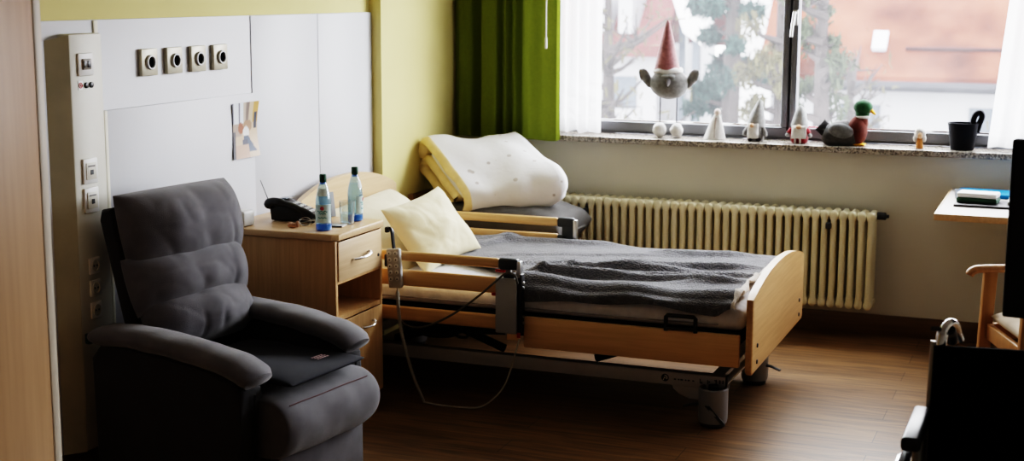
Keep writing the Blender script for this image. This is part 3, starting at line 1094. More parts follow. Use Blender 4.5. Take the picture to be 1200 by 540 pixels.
# pillows
M_pillow = mat('cream_pillow_cotton', (0.78, 0.70, 0.50), 0.85, var=0.04, vscale=6, bump=0.25, bscale=14, sheen=0.2)
M_pillow2 = mat('pale_yellow_cotton', (0.84, 0.75, 0.50), 0.85, var=0.03, vscale=6, bump=0.25, bscale=14, sheen=0.2)
def wrk2(u, v):
    n1 = noise.noise(Vector((u * 1.7, v * 1.7, 4.4)))
    a = -0.009 * (1 - abs(math.sin(3.2 * (u - 0.6 * v) + 2.6 * n1))) ** 3 * (0.4 + 0.6 * abs(v))
    c = -0.004 * (1 - abs(noise.noise(Vector((u * 1.4 + 2 * v, v * 2.2 - u, 7.2))))) ** 8
    return a + c + 0.012 * n1
def wrk(u, v):
    return 0.008 * math.sin(6 * (u + v) + 3 * math.sin(3 * v)) * (abs(u) ** 1.5 + abs(v)) * 0.6
b = MB()
Mx = T(-2.80, 5.72, 0.585) @ RY(34) @ RZ(2)
b.puff(0.23, 0.37, 0.085, Mx, p=2.4, k=0.05, nu=40, nv=40, lump=0.03, ls=5, wrinkle=wrk2)
tag(b.obj('bed_pillow', M_pillow, angle=180), 'large cream pillow lying against the headboard', 'pillow')
b = MB()
Mx = T(-2.57, 5.62, 0.625) @ RZ(-14) @ RY(52) @ RZ(8)
b.puff(0.170, 0.222, 0.078, Mx, p=2.4, k=0.10, nu=50, nv=50, lump=0.03, ls=7, wrinkle=wrk2)
tag(b.obj('throw_cushion', M_pillow2, angle=180), 'small pale yellow cushion leaning in front of the large cream pillow', 'cushion')

# hand control hanging on the near guard rail
hc = thing('hand_control', 'grey bed hand control hanging on the near guard rail with a coiled cord', 'remote control', (-2.505, 5.128, 0.465))
Ml = RY(-2)
b = MB(); b.box(-0.030, 0.030, -0.014, 0.012, 0.0, 0.162, 0.009, 3, M=RY(-4))
body = b.obj('control_body', mat('grey_control_plastic', (0.52, 0.51, 0.49), 0.5, var=0.04), hc)
b = MB()
for j in range(5):
    for i in (-1, 1):
        for k_ in range(1):
            b.lathe([(0.009, 0), (0.009, 0.002), (0.007, 0.0035)], 12, M=RY(-4) @ T(i * 0.014, -0.014, 0.040 + j * 0.026) @ RX(90))
b.obj('button', mat('pale_button', (0.76, 0.75, 0.72), 0.5), body, 'pale round buttons')
b = MB()
for j in range(5):
    for i in (-1, 1):
        b.prism([Vector((i * 0.014 - 0.003, -0.0185, 0.037 + j * 0.026)), Vector((i * 0.014 + 0.003, -0.0185, 0.037 + j * 0.026)), Vector((i * 0.014, -0.0185, 0.044 + j * 0.026))], (0, 0.001, 0))
bmesh.ops.transform(b.bm, matrix=RY(-4), verts=b.bm.verts[:])
b.obj('button_symbol', M_anthracite, body, smooth=False)
b = MB()
b.tube(smooth_path([(-0.012, 0.006, 0.155), (-0.016, 0.006, 0.19), (-0.020, 0.006, 0.228), (-0.030, 0.010, 0.240), (-0.042, 0.014, 0.236)], 5), 0.011, 8, r2=0.006)
b.box(-0.052, -0.036, 0.0, 0.024, 0.222, 0.246, 0.005)
b.obj('hook', M_black, hc, 'black hook')
b = MB(); b.tube([(-0.020, 0.0, 0.08), (-0.046, 0.008, 0.105)], 0.012, 8); b.box(-0.052, -0.030, -0.004, 0.022, 0.085, 0.135, 0.004)
b.obj('rail_clip', M_anthracite, hc)
ctrl = smooth_path([(0.004, 0.0, 0.004), (0.008, -0.004, -0.06), (0.020, -0.006, -0.16), (0.045, -0.008, -0.26), (0.080, -0.012, -0.36), (0.125, -0.015, -0.455)], 30)
b = MB()
coil = []
acc = 0
for i, p in enumerate(ctrl):
    t = i / len(ctrl)
    if i:
        acc += (p - ctrl[i - 1]).length
    for s in range(3):
        a = 2 * math.pi * (acc / (0.0085 + 0.004 * t) + s * 0.0)
    pass
nt_ = 900
L_ = len(ctrl) - 1
ph_ = 0
prevp = ctrl[0]
for i in range(nt_):
    f = i / (nt_ - 1) * L_
    k_ = min(int(f), L_ - 1); fr = f - k_
    p = ctrl[k_].lerp(ctrl[k_ + 1], fr)
    ph_ += (p - prevp).length / (0.0062) * 2 * math.pi if i else 0
    prevp = p
    d = (ctrl[k_ + 1] - ctrl[k_]).normalized()
    s1 = d.cross(Vector((0, 1, 0))).normalized(); s2 = d.cross(s1)
    rr = 0.0068 * (sst(0.02, 0.10, i / nt_) * (1 - 0.35 * i / nt_))
    coil.append(p + s1 * rr * math.cos(ph_) + s2 * rr * math.sin(ph_))
b.tube(coil, 0.0024, 5)
M_cord = mat('grey_cord', (0.46, 0.44, 0.38), 0.6)
b.obj('coiled_cord', M_cord, hc)
b = MB()
b.tube(smooth_path([coil[-1], (0.135, -0.016, -0.458), (0.20, -0.02, -0.461), (0.29, -0.02, -0.460), (0.37, -0.018, -0.452), (0.43, -0.012, -0.41), (0.475, -0.008, -0.35), (0.503, -0.003, -0.27), (0.520, 0.004, -0.20), (0.528, 0.012, -0.165)], 8), 0.0036, 6)
b.obj('plain_cord', M_cord, hc)

# ------------------------------------------------------------------ nightstand
NX0, NX1, NY0, NY1 = -3.078, -2.555, 4.715, 5.105
ns = thing('nightstand', 'beech bedside cabinet between the armchair and the bed', 'nightstand', (0, 0, 0))
b = MB()
b.box(NX0, NX1 - 0.002, NY0, NY0 + 0.018, 0.05, 0.716, 0.002)
b.box(NX0, NX1 - 0.002, NY1 - 0.018, NY1, 0.05, 0.716, 0.002)
b.box(NX0, NX0 + 0.012, NY0 + 0.018, NY1 - 0.018, 0.05, 0.716)
b.box(NX0 + 0.012, NX1 - 0.004, NY0 + 0.018, NY1 - 0.018, 0.405, 0.422)
b.box(NX0 + 0.012, NX1 - 0.004, NY0 + 0.018, NY1 - 0.018, 0.548, 0.560)
b.box(NX0 + 0.012, NX1 - 0.004, NY0 + 0.018, NY1 - 0.018, 0.05, 0.068)
b.obj('carcass', M_beech_z, ns)
b = MB(); b.prism([(NX0, NY0 - 0.008, 0.716), (NX1 - 0.012, NY0 - 0.008, 0.716), (NX1 + 0.008, NY0 + 0.012, 0.716), (NX1 + 0.008, NY1 - 0.004, 0.716), (NX1 - 0.004, NY1 + 0.008, 0.716), (NX0, NY1 + 0.008, 0.716)], (0, 0, 0.028), 0.006, 3)
b.obj('cabinet_top', wood('cabinet_top_beech', (0.60, 0.41, 0.23), (0.68, 0.48, 0.28), 'X'), ns)
def bow_handle(parent, x, y, z, hw):
    b = MB()
    b.tube(smooth_path([(x, y - hw, z - 0.004), (x + 0.012, y - hw, z - 0.004), (x + 0.026, y - hw * 0.5, z - 0.002), (x + 0.030, y, z), (x + 0.026, y + hw * 0.55, z + 0.004), (x + 0.012, y + hw, z + 0.006), (x, y + hw, z + 0.006)], 5), 0.0055, 8, r2=0.0045)
    return b.obj('handle', M_chrome, parent, 'curved chrome bow handle')
b = MB(); b.box(NX1 - 0.004, NX1 + 0.004, NY0 + 0.016, NY1 - 0.016, 0.560, 0.711, 0.003)
d_ = b.obj('drawer', M_pale_y, ns)
bow_handle(d_, NX1 + 0.004, (NY0 + NY1) / 2 + 0.0, 0.634, 0.064)
b = MB(); b.lathe([(0.007, 0), (0.006, 0.003), (0.002, 0.003)], 12, M=T(NX1 + 0.004, NY1 - 0.045, 0.61) @ RY(90))
b.obj('lock', M_anthracite, d_, 'small dark lock')
b = MB(); b.box(NX1 - 0.004, NX1 + 0.004, NY0 + 0.016, NY1 - 0.016, 0.070, 0.402, 0.003)
d_ = b.obj('door', M_beech_z, ns)
bow_handle(d_, NX1 + 0.004, NY0 + 0.24, 0.350, 0.045)
for (x, y) in ((NX0 + 0.05, NY0 + 0.05), (NX0 + 0.05, NY1 - 0.05), (NX1 - 0.05, NY0 + 0.05), (NX1 - 0.05, NY1 - 0.05)):
    b = MB(); b.lathe([(0.020, -0.010), (0.024, -0.008), (0.024, 0.008), (0.020, 0.010)], 20, M=T(x, y, 0.0245) @ RX(90))
    b.box(x - 0.008, x + 0.008, y - 0.014, y + 0.014, 0.030, 0.05)
    b.obj('caster', M_black, ns)

NZ = 0.744
# bottles
M_pet = glass_mat('clear_blue_pet', (0.74, 0.90, 0.98), 0.78)
M_petblue = glass_mat('blue_pet_base', (0.10, 0.36, 0.90), 0.45)
M_water = glass_mat('still_water', (0.90, 0.97, 0.99), 0.95)
M_cap = mat('dark_green_cap', (0.010, 0.075, 0.035), 0.45)
M_lab = mat('pale_mint_label', (0.66, 0.82, 0.80), 0.5, var=0.06, vscale=50)
def bottle(x, y, rz, lab, label_dir):
    t = thing('water_bottle', lab, 'bottle', (x, y, NZ), rz, group='water bottles on the nightstand')
    b = MB()
    prof = [(0.004, 0.004), (0.024, 0.000), (0.0295, 0.004), (0.0300, 0.03), (0.0292, 0.05), (0.0300, 0.09), (0.0300, 0.112), (0.0275, 0.132), (0.0210, 0.160), (0.0150, 0.178), (0.0118, 0.188), (0.0118, 0.196)]
    b.lathe(prof, 28, caps=False)
    bt = b.obj('bottle_body', M_pet, t, angle=60)
    b = MB(); b.lathe([(0.002, 0.001), (0.0245, 0.0005), (0.0302, 0.004), (0.0305, 0.022), (0.0296, 0.027)], 28, caps=False)
    b.obj('bottle_base', M_petblue, t, 'blue base')
    b = MB(); b.lathe([(0.002, 0.028), (0.028, 0.028), (0.0283, 0.11), (0.0262, 0.130), (0.021, 0.150), (0.002, 0.150)], 24)
    b.obj('water', M_water, t)
    b = MB(); b.lathe([(0.0133, 0.186), (0.0138, 0.192), (0.0138, 0.212), (0.0125, 0.216), (0.001, 0.2165)], 20)
    b.obj('screw_cap', M_cap, t, 'dark green screw cap')
    b = MB(); b.lathe([(0.0122, 0.178), (0.0135, 0.182), (0.0122, 0.187)], 20, caps=False)
    b.obj('neck_ring', M_petblue, t)
    b = MB()
    n = 12
    def fl(u, v):
        a = -1.25 + 2.5 * u
        return (0.0309 * math.cos(a), 0.0309 * math.sin(a), 0.032 + 0.070 * v)
    b.grid(fl, n, 4)
    lb = b.obj('paper_label', M_lab, t, 'pale mint label with a red dot')
    b = MB()
    for a in (0.0,):
        b.lathe([(0.0075, 0), (0.007, 0.0008)], 16, M=RZ(math.degrees(a)) @ T(0.0309, 0, 0.088) @ RY(90))
    b.obj('red_dot', mat('label_red', (0.55, 0.10, 0.13), 0.5), lb)
    b = MB()
    for j, (w, z) in enumerate(((0.020, 0.074), (0.014, 0.066), (0.017, 0.050))):
        def fs(u, v, w=w, z=z):
            a = (-w + 2 * w * u) / 0.031
            return (0.0313 * math.cos(a), 0.0313 * math.sin(a), z + 0.004 * v + 0.002 * math.sin(18 * u))
        b.grid(fs, 10, 1)
    b.obj('label_print', mat('label_teal', (0.12, 0.36, 0.36), 0.5), lb, smooth=False)
    b = MB()
    def fn_(u, v):
        a = -0.9 + 1.8 * u
        r_ = 0.0276 - 0.0066 * v
        return (r_ * math.cos(a), r_ * math.sin(a), 0.134 + 0.028 * v)
    b.grid(fn_, 8, 3)
    b.obj('neck_label', mat('pale_neck_label', (0.70, 0.78, 0.74), 0.5), t)
    return t
bottle(-2.645, 4.790, R(-72), 'plastic water bottle with green cap standing nearest on the nightstand', 0)
bottle(-2.640, 5.040, R(15), 'plastic water bottle with green cap behind the drinking glass', 0)

# drinking glass
g = thing('drinking_glass', 'clear drinking glass with water between the two bottles', 'glass', (-2.632, 4.955, NZ))
b = MB(); b.lathe([(0.002, 0.001), (0.024, 0.0), (0.027, 0.003), (0.0315, 0.092), (0.0300, 0.092), (0.0262, 0.008), (0.002, 0.007)], 28, caps=False)
b.obj('glass_wall', glass_mat('clear_glass', (0.93, 0.96, 0.96), 0.93), g, angle=60)
b = MB(); b.lathe([(0.002, 0.0085), (0.0255, 0.009), (0.0275, 0.045), (0.002, 0.0452)], 24)
b.obj('water', M_water, g)
# folded note pad
b = MB(); b.box(-0.045, 0.045, -0.032, 0.032, 0, 0.004, 0.001)
b.mi = 1; b.box(-0.046, 0.046, -0.033, -0.028, 0.0, 0.006, 0.001)
o = tag(b.obj('note_pad', [M_white, M_black]), 'small white note pad lying beside the drinking glass', 'note pad')
o.location = (-2.66, 4.895, NZ); o.rotation_euler = (0, 0, R(8))
# spectacles
sp = thing('spectacles', 'folded spectacles lying between telephone and nearest bottle', 'glasses', (-2.735, 4.868, NZ), R(35))
b = MB()
for s in (-1, 1):
    b.tube([(s * 0.030 + 0.022 * math.cos(t), 0, 0.018 + 0.016 * math.sin(t)) for t in [i * math.pi / 9 for i in range(18)]], 0.0016, 6, loop=True)
b.tube(smooth_path([(-0.008, 0, 0.022), (0, -0.002, 0.026), (0.008, 0, 0.022)], 4), 0.0014, 6)
b.obj('lens_rim', M_steel, sp)
b = MB()
b.tube(smooth_path([(-0.052, 0, 0.024), (-0.045, 0.012, 0.024), (0.02, 0.018, 0.014), (0.06, 0.018, 0.006)], 5), 0.0016, 6)
b.tube(smooth_path([(0.052, 0, 0.024), (0.045, 0.016, 0.024), (-0.02, 0.024, 0.014), (-0.06, 0.024, 0.006)], 5), 0.0016, 6)
b.obj('temple', M_steel, sp)
# telephone
tp = thing('telephone', 'black desk telephone with a thin antenna standing on the nightstand', 'telephone', (-2.862, 4.985, NZ), R(4))
tp.scale = (0.80, 0.80, 0.80)
b = MB()
b.prism([(-0.115, -0.085, 0.004), (0.115, -0.085, 0.0), (0.120, -0.085, 0.022), (-0.085, -0.085, 0.095), (-0.125, -0.085, 0.088)], (0, 0.165, 0), 0.008, 3)
tb = b.obj('telephone_body', M_black, tp)
b = MB()
for i in range(4):
    for j in range(3):
        x = -0.030 + i * 0.030; y = 0.0 + j * 0.026
        z = 0.095 + (x + 0.085) * (0.022 - 0.095) / 0.205
        b.box(-0.009, 0.009, -0.009, 0.009, 0.0, 0.006, 0.002, M=T(x, y, z - 0.001) @ RY(19.5))
b.obj('key', M_white, tb, 'pale keys')
b = MB(); b.box(-0.032, 0.032, -0.045, 0.045, 0, 0.004, 0.001, M=T(-0.098, 0.035, 0.098) @ RY(-8))
b.obj('display', mat('blue_grey_display', (0.16, 0.18, 0.22), 0.25), tb)
b = MB()
b.tube(smooth_path([(-0.125, -0.088, 0.075), (-0.095, -0.098, 0.098), (0.0, -0.100, 0.085), (0.095, -0.098, 0.045), (0.130, -0.088, 0.016)], 6),
       [0.026] + [0.030] * 4 + [0.027] * 5 + [0.021] * 6 + [0.022] * 5 + [0.030] * 4, 14, r2=[0.020] + [0.026] * 4 + [0.022] * 5 + [0.016] * 6 + [0.019] * 5 + [0.022] * 4, up=(0, 0, 1))
b.obj('handset', M_black, tp)
b = MB(); b.tube([(-0.118, -0.075, 0.07), (-0.155, -0.110, 0.205)], [0.0026, 0.0018], 6)
b.obj('antenna', M_wire, tp)
# small things
b = MB(); b.box(-0.030, 0.030, -0.036, 0.036, 0, 0.062, 0.010, 3)
b.mi = 1; b.box(-0.018, 0.018, -0.0368, -0.0362, 0.014, 0.050)
o = tag(b.obj('white_box', [M_white, mat('grey_print', (0.35, 0.36, 0.4), 0.6)]), 'small white box at the wall end of the nightstand beside the telephone', 'box')
o.location = (-2.985, 4.765, NZ); o.rotation_euler = (0, 0, R(-6))
b = MB(); b.ball((0, 0, 0.010), 0.017, 1.3, 0.8, 0.6, 12, 8); b.ball((0.020, 0.004, 0.016), 0.010, 0.8, 0.8, 1.3, 10, 8); b.ball((-0.012, 0.006, 0.016), 0.009, 1.2, 0.8, 0.8, 10, 8)
o = tag(b.obj('trinket', mat('tan_trinket', (0.45, 0.25, 0.15), 0.6, var=0.25, vscale=80)), 'tiny tan trinket lying in front of the telephone', 'trinket')
o.location = (-2.785, 4.795, NZ - 0.0004)
b = MB(); b.box(-0.005, 0.005, -0.035, 0.035, 0, 0.10, 0.001, M=RY(-10))
o = tag(b.obj('grey_card', mat('grey_card_paper', (0.30, 0.32, 0.34), 0.6)), 'small grey card propped up behind the telephone and nearest bottle', 'card')
o.location = (-2.78, 5.075, NZ + 0.001); o.rotation_euler = (0, 0, R(-25))

#RECLINER
# ------------------------------------------------------------------ recliner armchair
RO = (-2.620, 4.075, 0)
rc = thing('recliner_armchair', 'charcoal fabric recliner armchair in the left foreground', 'armchair', RO, R(-8))
M_seam = mat('black_seam', (0.012, 0.012, 0.013), 0.9)
# base body
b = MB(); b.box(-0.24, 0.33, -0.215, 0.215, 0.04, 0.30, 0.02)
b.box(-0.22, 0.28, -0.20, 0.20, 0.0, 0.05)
b.obj('base', M_char_shade, rc)
for s in (-1, 1):
    b = MB()
    v0 = 0.215 * s; v1 = 0.325 * s
    lo, hi = min(v0, v1), max(v0, v1)
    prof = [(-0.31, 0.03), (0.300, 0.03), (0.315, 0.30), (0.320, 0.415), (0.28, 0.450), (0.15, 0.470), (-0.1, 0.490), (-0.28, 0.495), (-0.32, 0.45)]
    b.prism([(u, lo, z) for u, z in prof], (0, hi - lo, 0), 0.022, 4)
    b.obj('side_panel', M_char_shade, rc)
    b = MB()
    path = smooth_path([(-0.335, 0.270 * s, 0.506), (-0.29, 0.270 * s, 0.520), (-0.12, 0.270 * s, 0.526), (0.05, 0.270 * s, 0.516), (0.17, 0.268 * s, 0.502), (0.255, 0.267 * s, 0.486), (0.312, 0.266 * s, 0.466), (0.340, 0.266 * s, 0.444)], 6)
    n = len(path)
    ra = [0.078 * min(1, 0.6 + 3.0 * i / n) * (1 - 0.22 * max(0, (i - n * 0.88) / (n * 0.12))) for i in range(n)]
    rb = [0.036 * min(1, 0.5 + 3.0 * i / n) * (1 - 0.15 * max(0, (i - n * 0.88) / (n * 0.12))) for i in range(n)]
    b.tube(path, ra, 24, r2=rb, up=(0, 0, 1))
    for v in b.bm.verts:
        v.co.z += 0.005 * noise.noise(v.co * 13)
    b.obj('arm_pad', M_char, rc, angle=70)
    b = MB()
    b.tube([(0.318, 0.270 * s, 0.05), (0.322, 0.270 * s, 0.30), (0.330, 0.270 * s, 0.40)], 0.0035, 6)
    b.obj('front_seam', M_seam, rc)
# back shell behind the cushions
b = MB()
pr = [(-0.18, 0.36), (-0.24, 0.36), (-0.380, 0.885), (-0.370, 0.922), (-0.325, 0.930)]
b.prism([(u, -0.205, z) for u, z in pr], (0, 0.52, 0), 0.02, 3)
b.obj('back_shell', M_char_shade, rc)
# three back cushions
def back_cushion(zc, hh, uc, hw, hd, nm, seed, lean, vc=0.02):
    b = MB()
    up = Vector((-math.sin(R(lean)), 0, math.cos(R(lean)))).normalized(); fw = Vector((up.z, 0, -up.x))
    Mx = frame((uc, vc, zc), (0, 1, 0), up, fw)
    def w(u, v):
        n1 = noise.noise(Vector((u * 1.6 + seed, v * 0.9, 0.3)))
        n2 = noise.noise(Vector((u * 3.5 + seed, v * 0.6, 5.3)))
        fan = -0.013 * (1 - abs(math.sin(u * 5 + seed + 2.0 * n1 + 0.8 * v))) ** 2 * sst(0.3, -0.9, v)
        fan -= 0.006 * (1 - abs(math.sin(u * 3.5 + 2 * seed - 1.2 * v + 1.5 * n2))) ** 2 * sst(-0.2, 0.9, v)
        crease = -0.003 * (1 - abs(noise.noise(Vector((u * 1.8 + v * 0.8 + seed, v * 1.2 - u * 0.5, 2.2))))) ** 7
        return 0.016 * n1 + 0.006 * n2 + fan + crease
    b.puff(hw, hh, hd, Mx, p=2.3, k=-0.015, nu=90, nv=44, wrinkle=w, hb=0.05)
    b.obj(nm, M_char, rc, angle=180)
back_cushion(0.840, 0.136, -0.284, 0.278, 0.140, 'headrest_cushion', 1.0, 14, 0.084)
back_cushion(0.668, 0.100, -0.234, 0.276, 0.135, 'back_cushion', 4.2, 20, 0.055)
back_cushion(0.540, 0.100, -0.180, 0.252, 0.125, 'lumbar_cushion', 8.7, 22, 0.045)
# seat and foot cushion
b = MB(); b.puff(0.25, 0.212, 0.070, T(0.07, 0, 0.335), p=5, nu=24, nv=24, lump=0.008)
b.obj('seat', M_char, rc, angle=180)
b = MB()
prof = [(0.24, 0.372), (0.32, 0.386), (0.385, 0.374), (0.430, 0.335), (0.445, 0.28), (0.430, 0.225), (0.39, 0.185), (0.33, 0.175), (0.26, 0.185)]
pp = smooth_path([(u, 0, z) for u, z in prof], 4)
nV = 30
rings = []
for j in range(nV + 1):
    t = -1 + 2 * j / nV
    tt = math.sin(t * math.pi / 2)
    v = 0.252 * tt + 0.012
    k = (1 - abs(tt) ** 6) ** 0.5 * 0.14 + 0.86
    cen = Vector((0.34, 0, 0.28))
    ring = []
    for q in pp:
        p = cen + (q - cen) * k
        p.x += 0.006 * noise.noise(Vector((v * 14, p.z * 8, 2.0)))
        ring.append((p.x, v, p.z))
    rings.append(ring)
b.loft(rings)
b.obj('footrest_pad', M_char, rc, angle=180)
b = MB(); b.tube([(0.410, -0.20 + 0.42 * i / 12, 0.3585 + 0.001 * math.sin(i)) for i in range(13)], 0.0018, 6)
b.obj('piping', mat('reddish_piping', (0.10, 0.04, 0.04), 0.8), rc)
b = MB(); b.box(0.325, 0.365, -0.205, 0.262, 0.03, 0.20, 0.012, 3)
b.obj('front_panel', M_char, rc)
b = MB(); b.box(-0.345, -0.325, -0.32, -0.26, 0.490, 0.525, 0.004)
b.obj('lever', mat('dark_green_plastic', (0.01, 0.035, 0.03), 0.5), rc, 'dark lever at the back of the armrest')
# thin pad on the seat
sp_ = thing('seat_pad', 'thin black seat pad with a small printed mark on the armchair seat', 'seat pad', RO, R(-8))
b = MB()
Mx = T(0.160, 0.012, 0.421) @ RZ(1.5) @ RY(0.5)
b.puff(0.245, 0.205, 0.015, Mx, p=10, k=0.0, nu=26, nv=26, lump=0.010, ls=5)
b.obj('pad_cover', M_pad, sp_, angle=60)
b = MB()
for j in range(3):
    for i in range(5):
        w = 0.006 + 0.004 * ((i * 7 + j * 3) % 3) / 2
        x = 0.290 + j * 0.013; y = 0.075 + i * 0.0125
        b.box(x - 0.0028, x + 0.0028, y - w / 2, y + w / 2, 0.4365, 0.4380)
b.obj('printed_mark', mat('pinkish_print', (0.58, 0.42, 0.43), 0.6, var=0.3, vscale=200), sp_, 'small pale printed mark', smooth=False)

#CORNER
# ------------------------------------------------------------------ corner chair with cushion and duvet
cc = thing('corner_chair', 'low wooden chair in the corner under the grey cushion', 'chair', (0, 0, 0))
M_chairwood = wood('chestnut_chair_wood', (0.13, 0.065, 0.03), (0.18, 0.09, 0.04), 'Z')
CX0, CX1, CY0, CY1 = -3.02, -2.27, 6.33, 6.78
b = MB(); b.box(CX0, CX1, CY0, CY1, 0.385, 0.425, 0.006)
b.obj('seat', M_chairwood, cc)
for x in (CX0 - 0.012, CX1 - 0.05):
    for y in (CY0 + 0.01, CY1 - 0.04):
        b = MB(); b.box(x, x + 0.032, y, y + 0.032, 0.0, 0.385 if x > -2.6 else (0.66), 0.004)
        b.obj('leg', M_chairwood, cc)
for z in (0.50, 0.56, 0.62):
    b = MB(); b.box(CX0 - 0.015, CX0 + 0.003, CY0 + 0.04, CY1 - 0.04, z, z + 0.035, 0.003)
    b.obj('back_slat', M_chairwood, cc)
gc = thing('grey_cushion', 'thick grey upholstery cushion lying on the corner chair below the duvet', 'cushion', (0, 0, 0))
b = MB()
b.puff(0.36, 0.25, 0.098, T(-2.585, 6.545, 0.525) @ RY(1), p=6, nu=40, nv=22, wrinkle=lambda u, v: 0.008 * math.sin(14 * u) * max(0, u) + 0.008 * noise.noise(Vector((u * 5, v * 3, 2))))
M_gc = mat('grey_upholstery', (0.085, 0.080, 0.076), 0.85, var=0.12, vscale=9, bump=0.2, bscale=300)
b.obj('cushion_cover', M_gc, gc, angle=180)
b = MB()
b.tube(smooth_path([(-2.235, 6.33, 0.50), (-2.225, 6.45, 0.505), (-2.223, 6.6, 0.505), (-2.235, 6.74, 0.50)], 5), 0.006, 6)
b.obj('piping', M_gc, gc)
b = MB(); b.grid(lambda u, v: (-2.83 + 0.14 * u, 6.292 - 0.004 * math.sin(3.1 * v) + 0.0, 0.478 + 0.045 * v), 4, 4)
b.obj('fabric_tag', M_white, gc, 'white fabric tag', smooth=True)

# folded duvet
dv = thing('folded_duvet', 'folded white duvet with pale yellow lining on top of the grey cushion', 'duvet', (0, 0, 0))
A = Vector((-3.005, 6.50, 0.905)); B_ = Vector((-2.66, 6.86, 0.925)); C_ = Vector((-2.28, 6.50, 0.745)); D_ = Vector((-2.70, 6.32, 0.665))
TH = 0.055
# spiral cross section: (t along A->D, n below the top)
sp0 = [(-0.02, -0.10), (-0.03, -0.03), (0.05, 0.0), (0.5, 0.012), (0.88, 0.0), (1.0, -0.045), (1.0, -0.115), (0.90, -0.15), (0.5, -0.155), (0.12, -0.155), (0.05, -0.12), (0.12, -0.085), (0.5, -0.080), (0.80, -0.078)]
spn = smooth_path([(t, n_, 0) for t, n_ in sp0], 6)
half = 0.024
def duvet_section(s, off):
    ring = []
    P0 = A.lerp(B_, s); P1 = D_.lerp(C_, s)
    d = (P1 - P0); ln = d.length; d.normalize()
    e = (B_ - A).normalized()
    n = e.cross(d); n.normalize()
    if n.z < 0: n = -n
    sq = 1 - 0.25 * sst(0.8, 1.0, s)
    outp = []
    for i, q in enumerate(spn):
        a = spn[max(i - 1, 0)]; c = spn[min(i + 1, len(spn) - 1)]
        tx, ty = (c.x - a.x) * ln, (c.y - a.y)
        l2 = math.hypot(tx, ty) or 1
        nx, ny = -ty / l2, tx / l2
        wob = 0.012 * noise.noise(Vector((s * 3, i * 0.25, 3)))
        x_ = q.x * ln + nx * off; y_ = (q.y + ny * off + wob) * sq
        big = 0.030 * noise.noise(Vector((s * 2.2 + 5, q.x * 2.4, 0.5))) - 0.022 * math.exp(-((s - 0.45) / 0.2) ** 2) * (1 - q.x)
        y_ += big
        x_ += 0.020 * noise.noise(Vector((s * 5, 8.0, q.y * 6)))
        outp.append(P0 + d * x_ + n * y_ + e * (0.02 * noise.noise(Vector((i * 0.2, off * 20, 1))) if s in (0.0, 1.0) else 0))
    return outp
NSX = 22
M_duvet = spots_mat('white_duvet_cloth', (0.80, 0.79, 0.80), (0.46, 0.42, 0.40), 11, 0.11, bump=0.12)
M_lining = mat('pale_yellow_lining', (0.82, 0.66, 0.36), 0.85, var=0.08, vscale=20, bump=0.3, bscale=30)
b = MB(); bm = b.bm
SS = [0.0, 0.028] + [0.028 + 0.972 * i / (NSX - 1) for i in range(1, NSX)]
outer = [duvet_section(q_, half) for q_ in SS]
inner = [duvet_section(q_, -half) for q_ in SS]
mid = []
VO = [[bm.verts.new(p) for p in r] for r in outer]
VI = [[bm.verts.new(p) for p in r] for r in inner]
NP = len(spn)
bul0 = [bm.verts.new((outer[0][k] + inner[0][k]) / 2 - (B_ - A).normalized() * 0.02) for k in range(NP)]
bul1 = [bm.verts.new((outer[-1][k] + inner[-1][k]) / 2 + (B_ - A).normalized() * 0.03) for k in range(NP)]
for i in range(NSX):
    for k in range(NP - 1):
        f = bm.faces.new([VO[i][k], VO[i + 1][k], VO[i + 1][k + 1], VO[i][k + 1]]); f.material_index = 1 if i < 1 else 0
        f = bm.faces.new([VI[i][k], VI[i][k + 1], VI[i + 1][k + 1], VI[i + 1][k]]); f.material_index = 1
    for k in (0, NP - 1):
        f = bm.faces.new([VO[i][k], VI[i][k], VI[i + 1][k], VO[i + 1][k]]); f.material_index = 1
for k in range(NP - 1):
    for (vo, vi, bu) in ((VO[0], VI[0], bul0), (VO[-1], VI[-1], bul1)):
        f = bm.faces.new([vo[k], vo[k + 1], bu[k + 1], bu[k]]); f.material_index = 1 if vo is VO[0] else 0
        f = bm.faces.new([bu[k], bu[k + 1], vi[k + 1], vi[k]]); f.material_index = 1 if vo is VO[0] else 0
b.obj('duvet_cover', [M_duvet, M_lining], dv, angle=180)
# inner folded layer
b = MB()
rings = []
for i in range(NSX + 1):
    s = 0.02 + 0.95 * i / NSX
    P0 = A.lerp(B_, s); P1 = D_.lerp(C_, s); d = (P1 - P0); ln = d.length; d.normalize()
    e = (B_ - A).normalized(); n = e.cross(d).normalized()
    if n.z < 0: n = -n
    ring = []
    for k in range(20):
        a = 2 * math.pi * k / 20
        ring.append(P0 + d * (ln * (0.53 + 0.40 * math.copysign(abs(math.cos(a)) ** 0.6, math.cos(a)))) + n * (-0.037 + 0.014 * math.copysign(abs(math.sin(a)) ** 0.6, math.sin(a))))
    rings.append(ring)
b.loft(rings)
b.obj('inner_layer', M_duvet, dv, angle=60)

#SILL
# ------------------------------------------------------------------ window sill figures
ZS = 0.9155
YS = 7.09
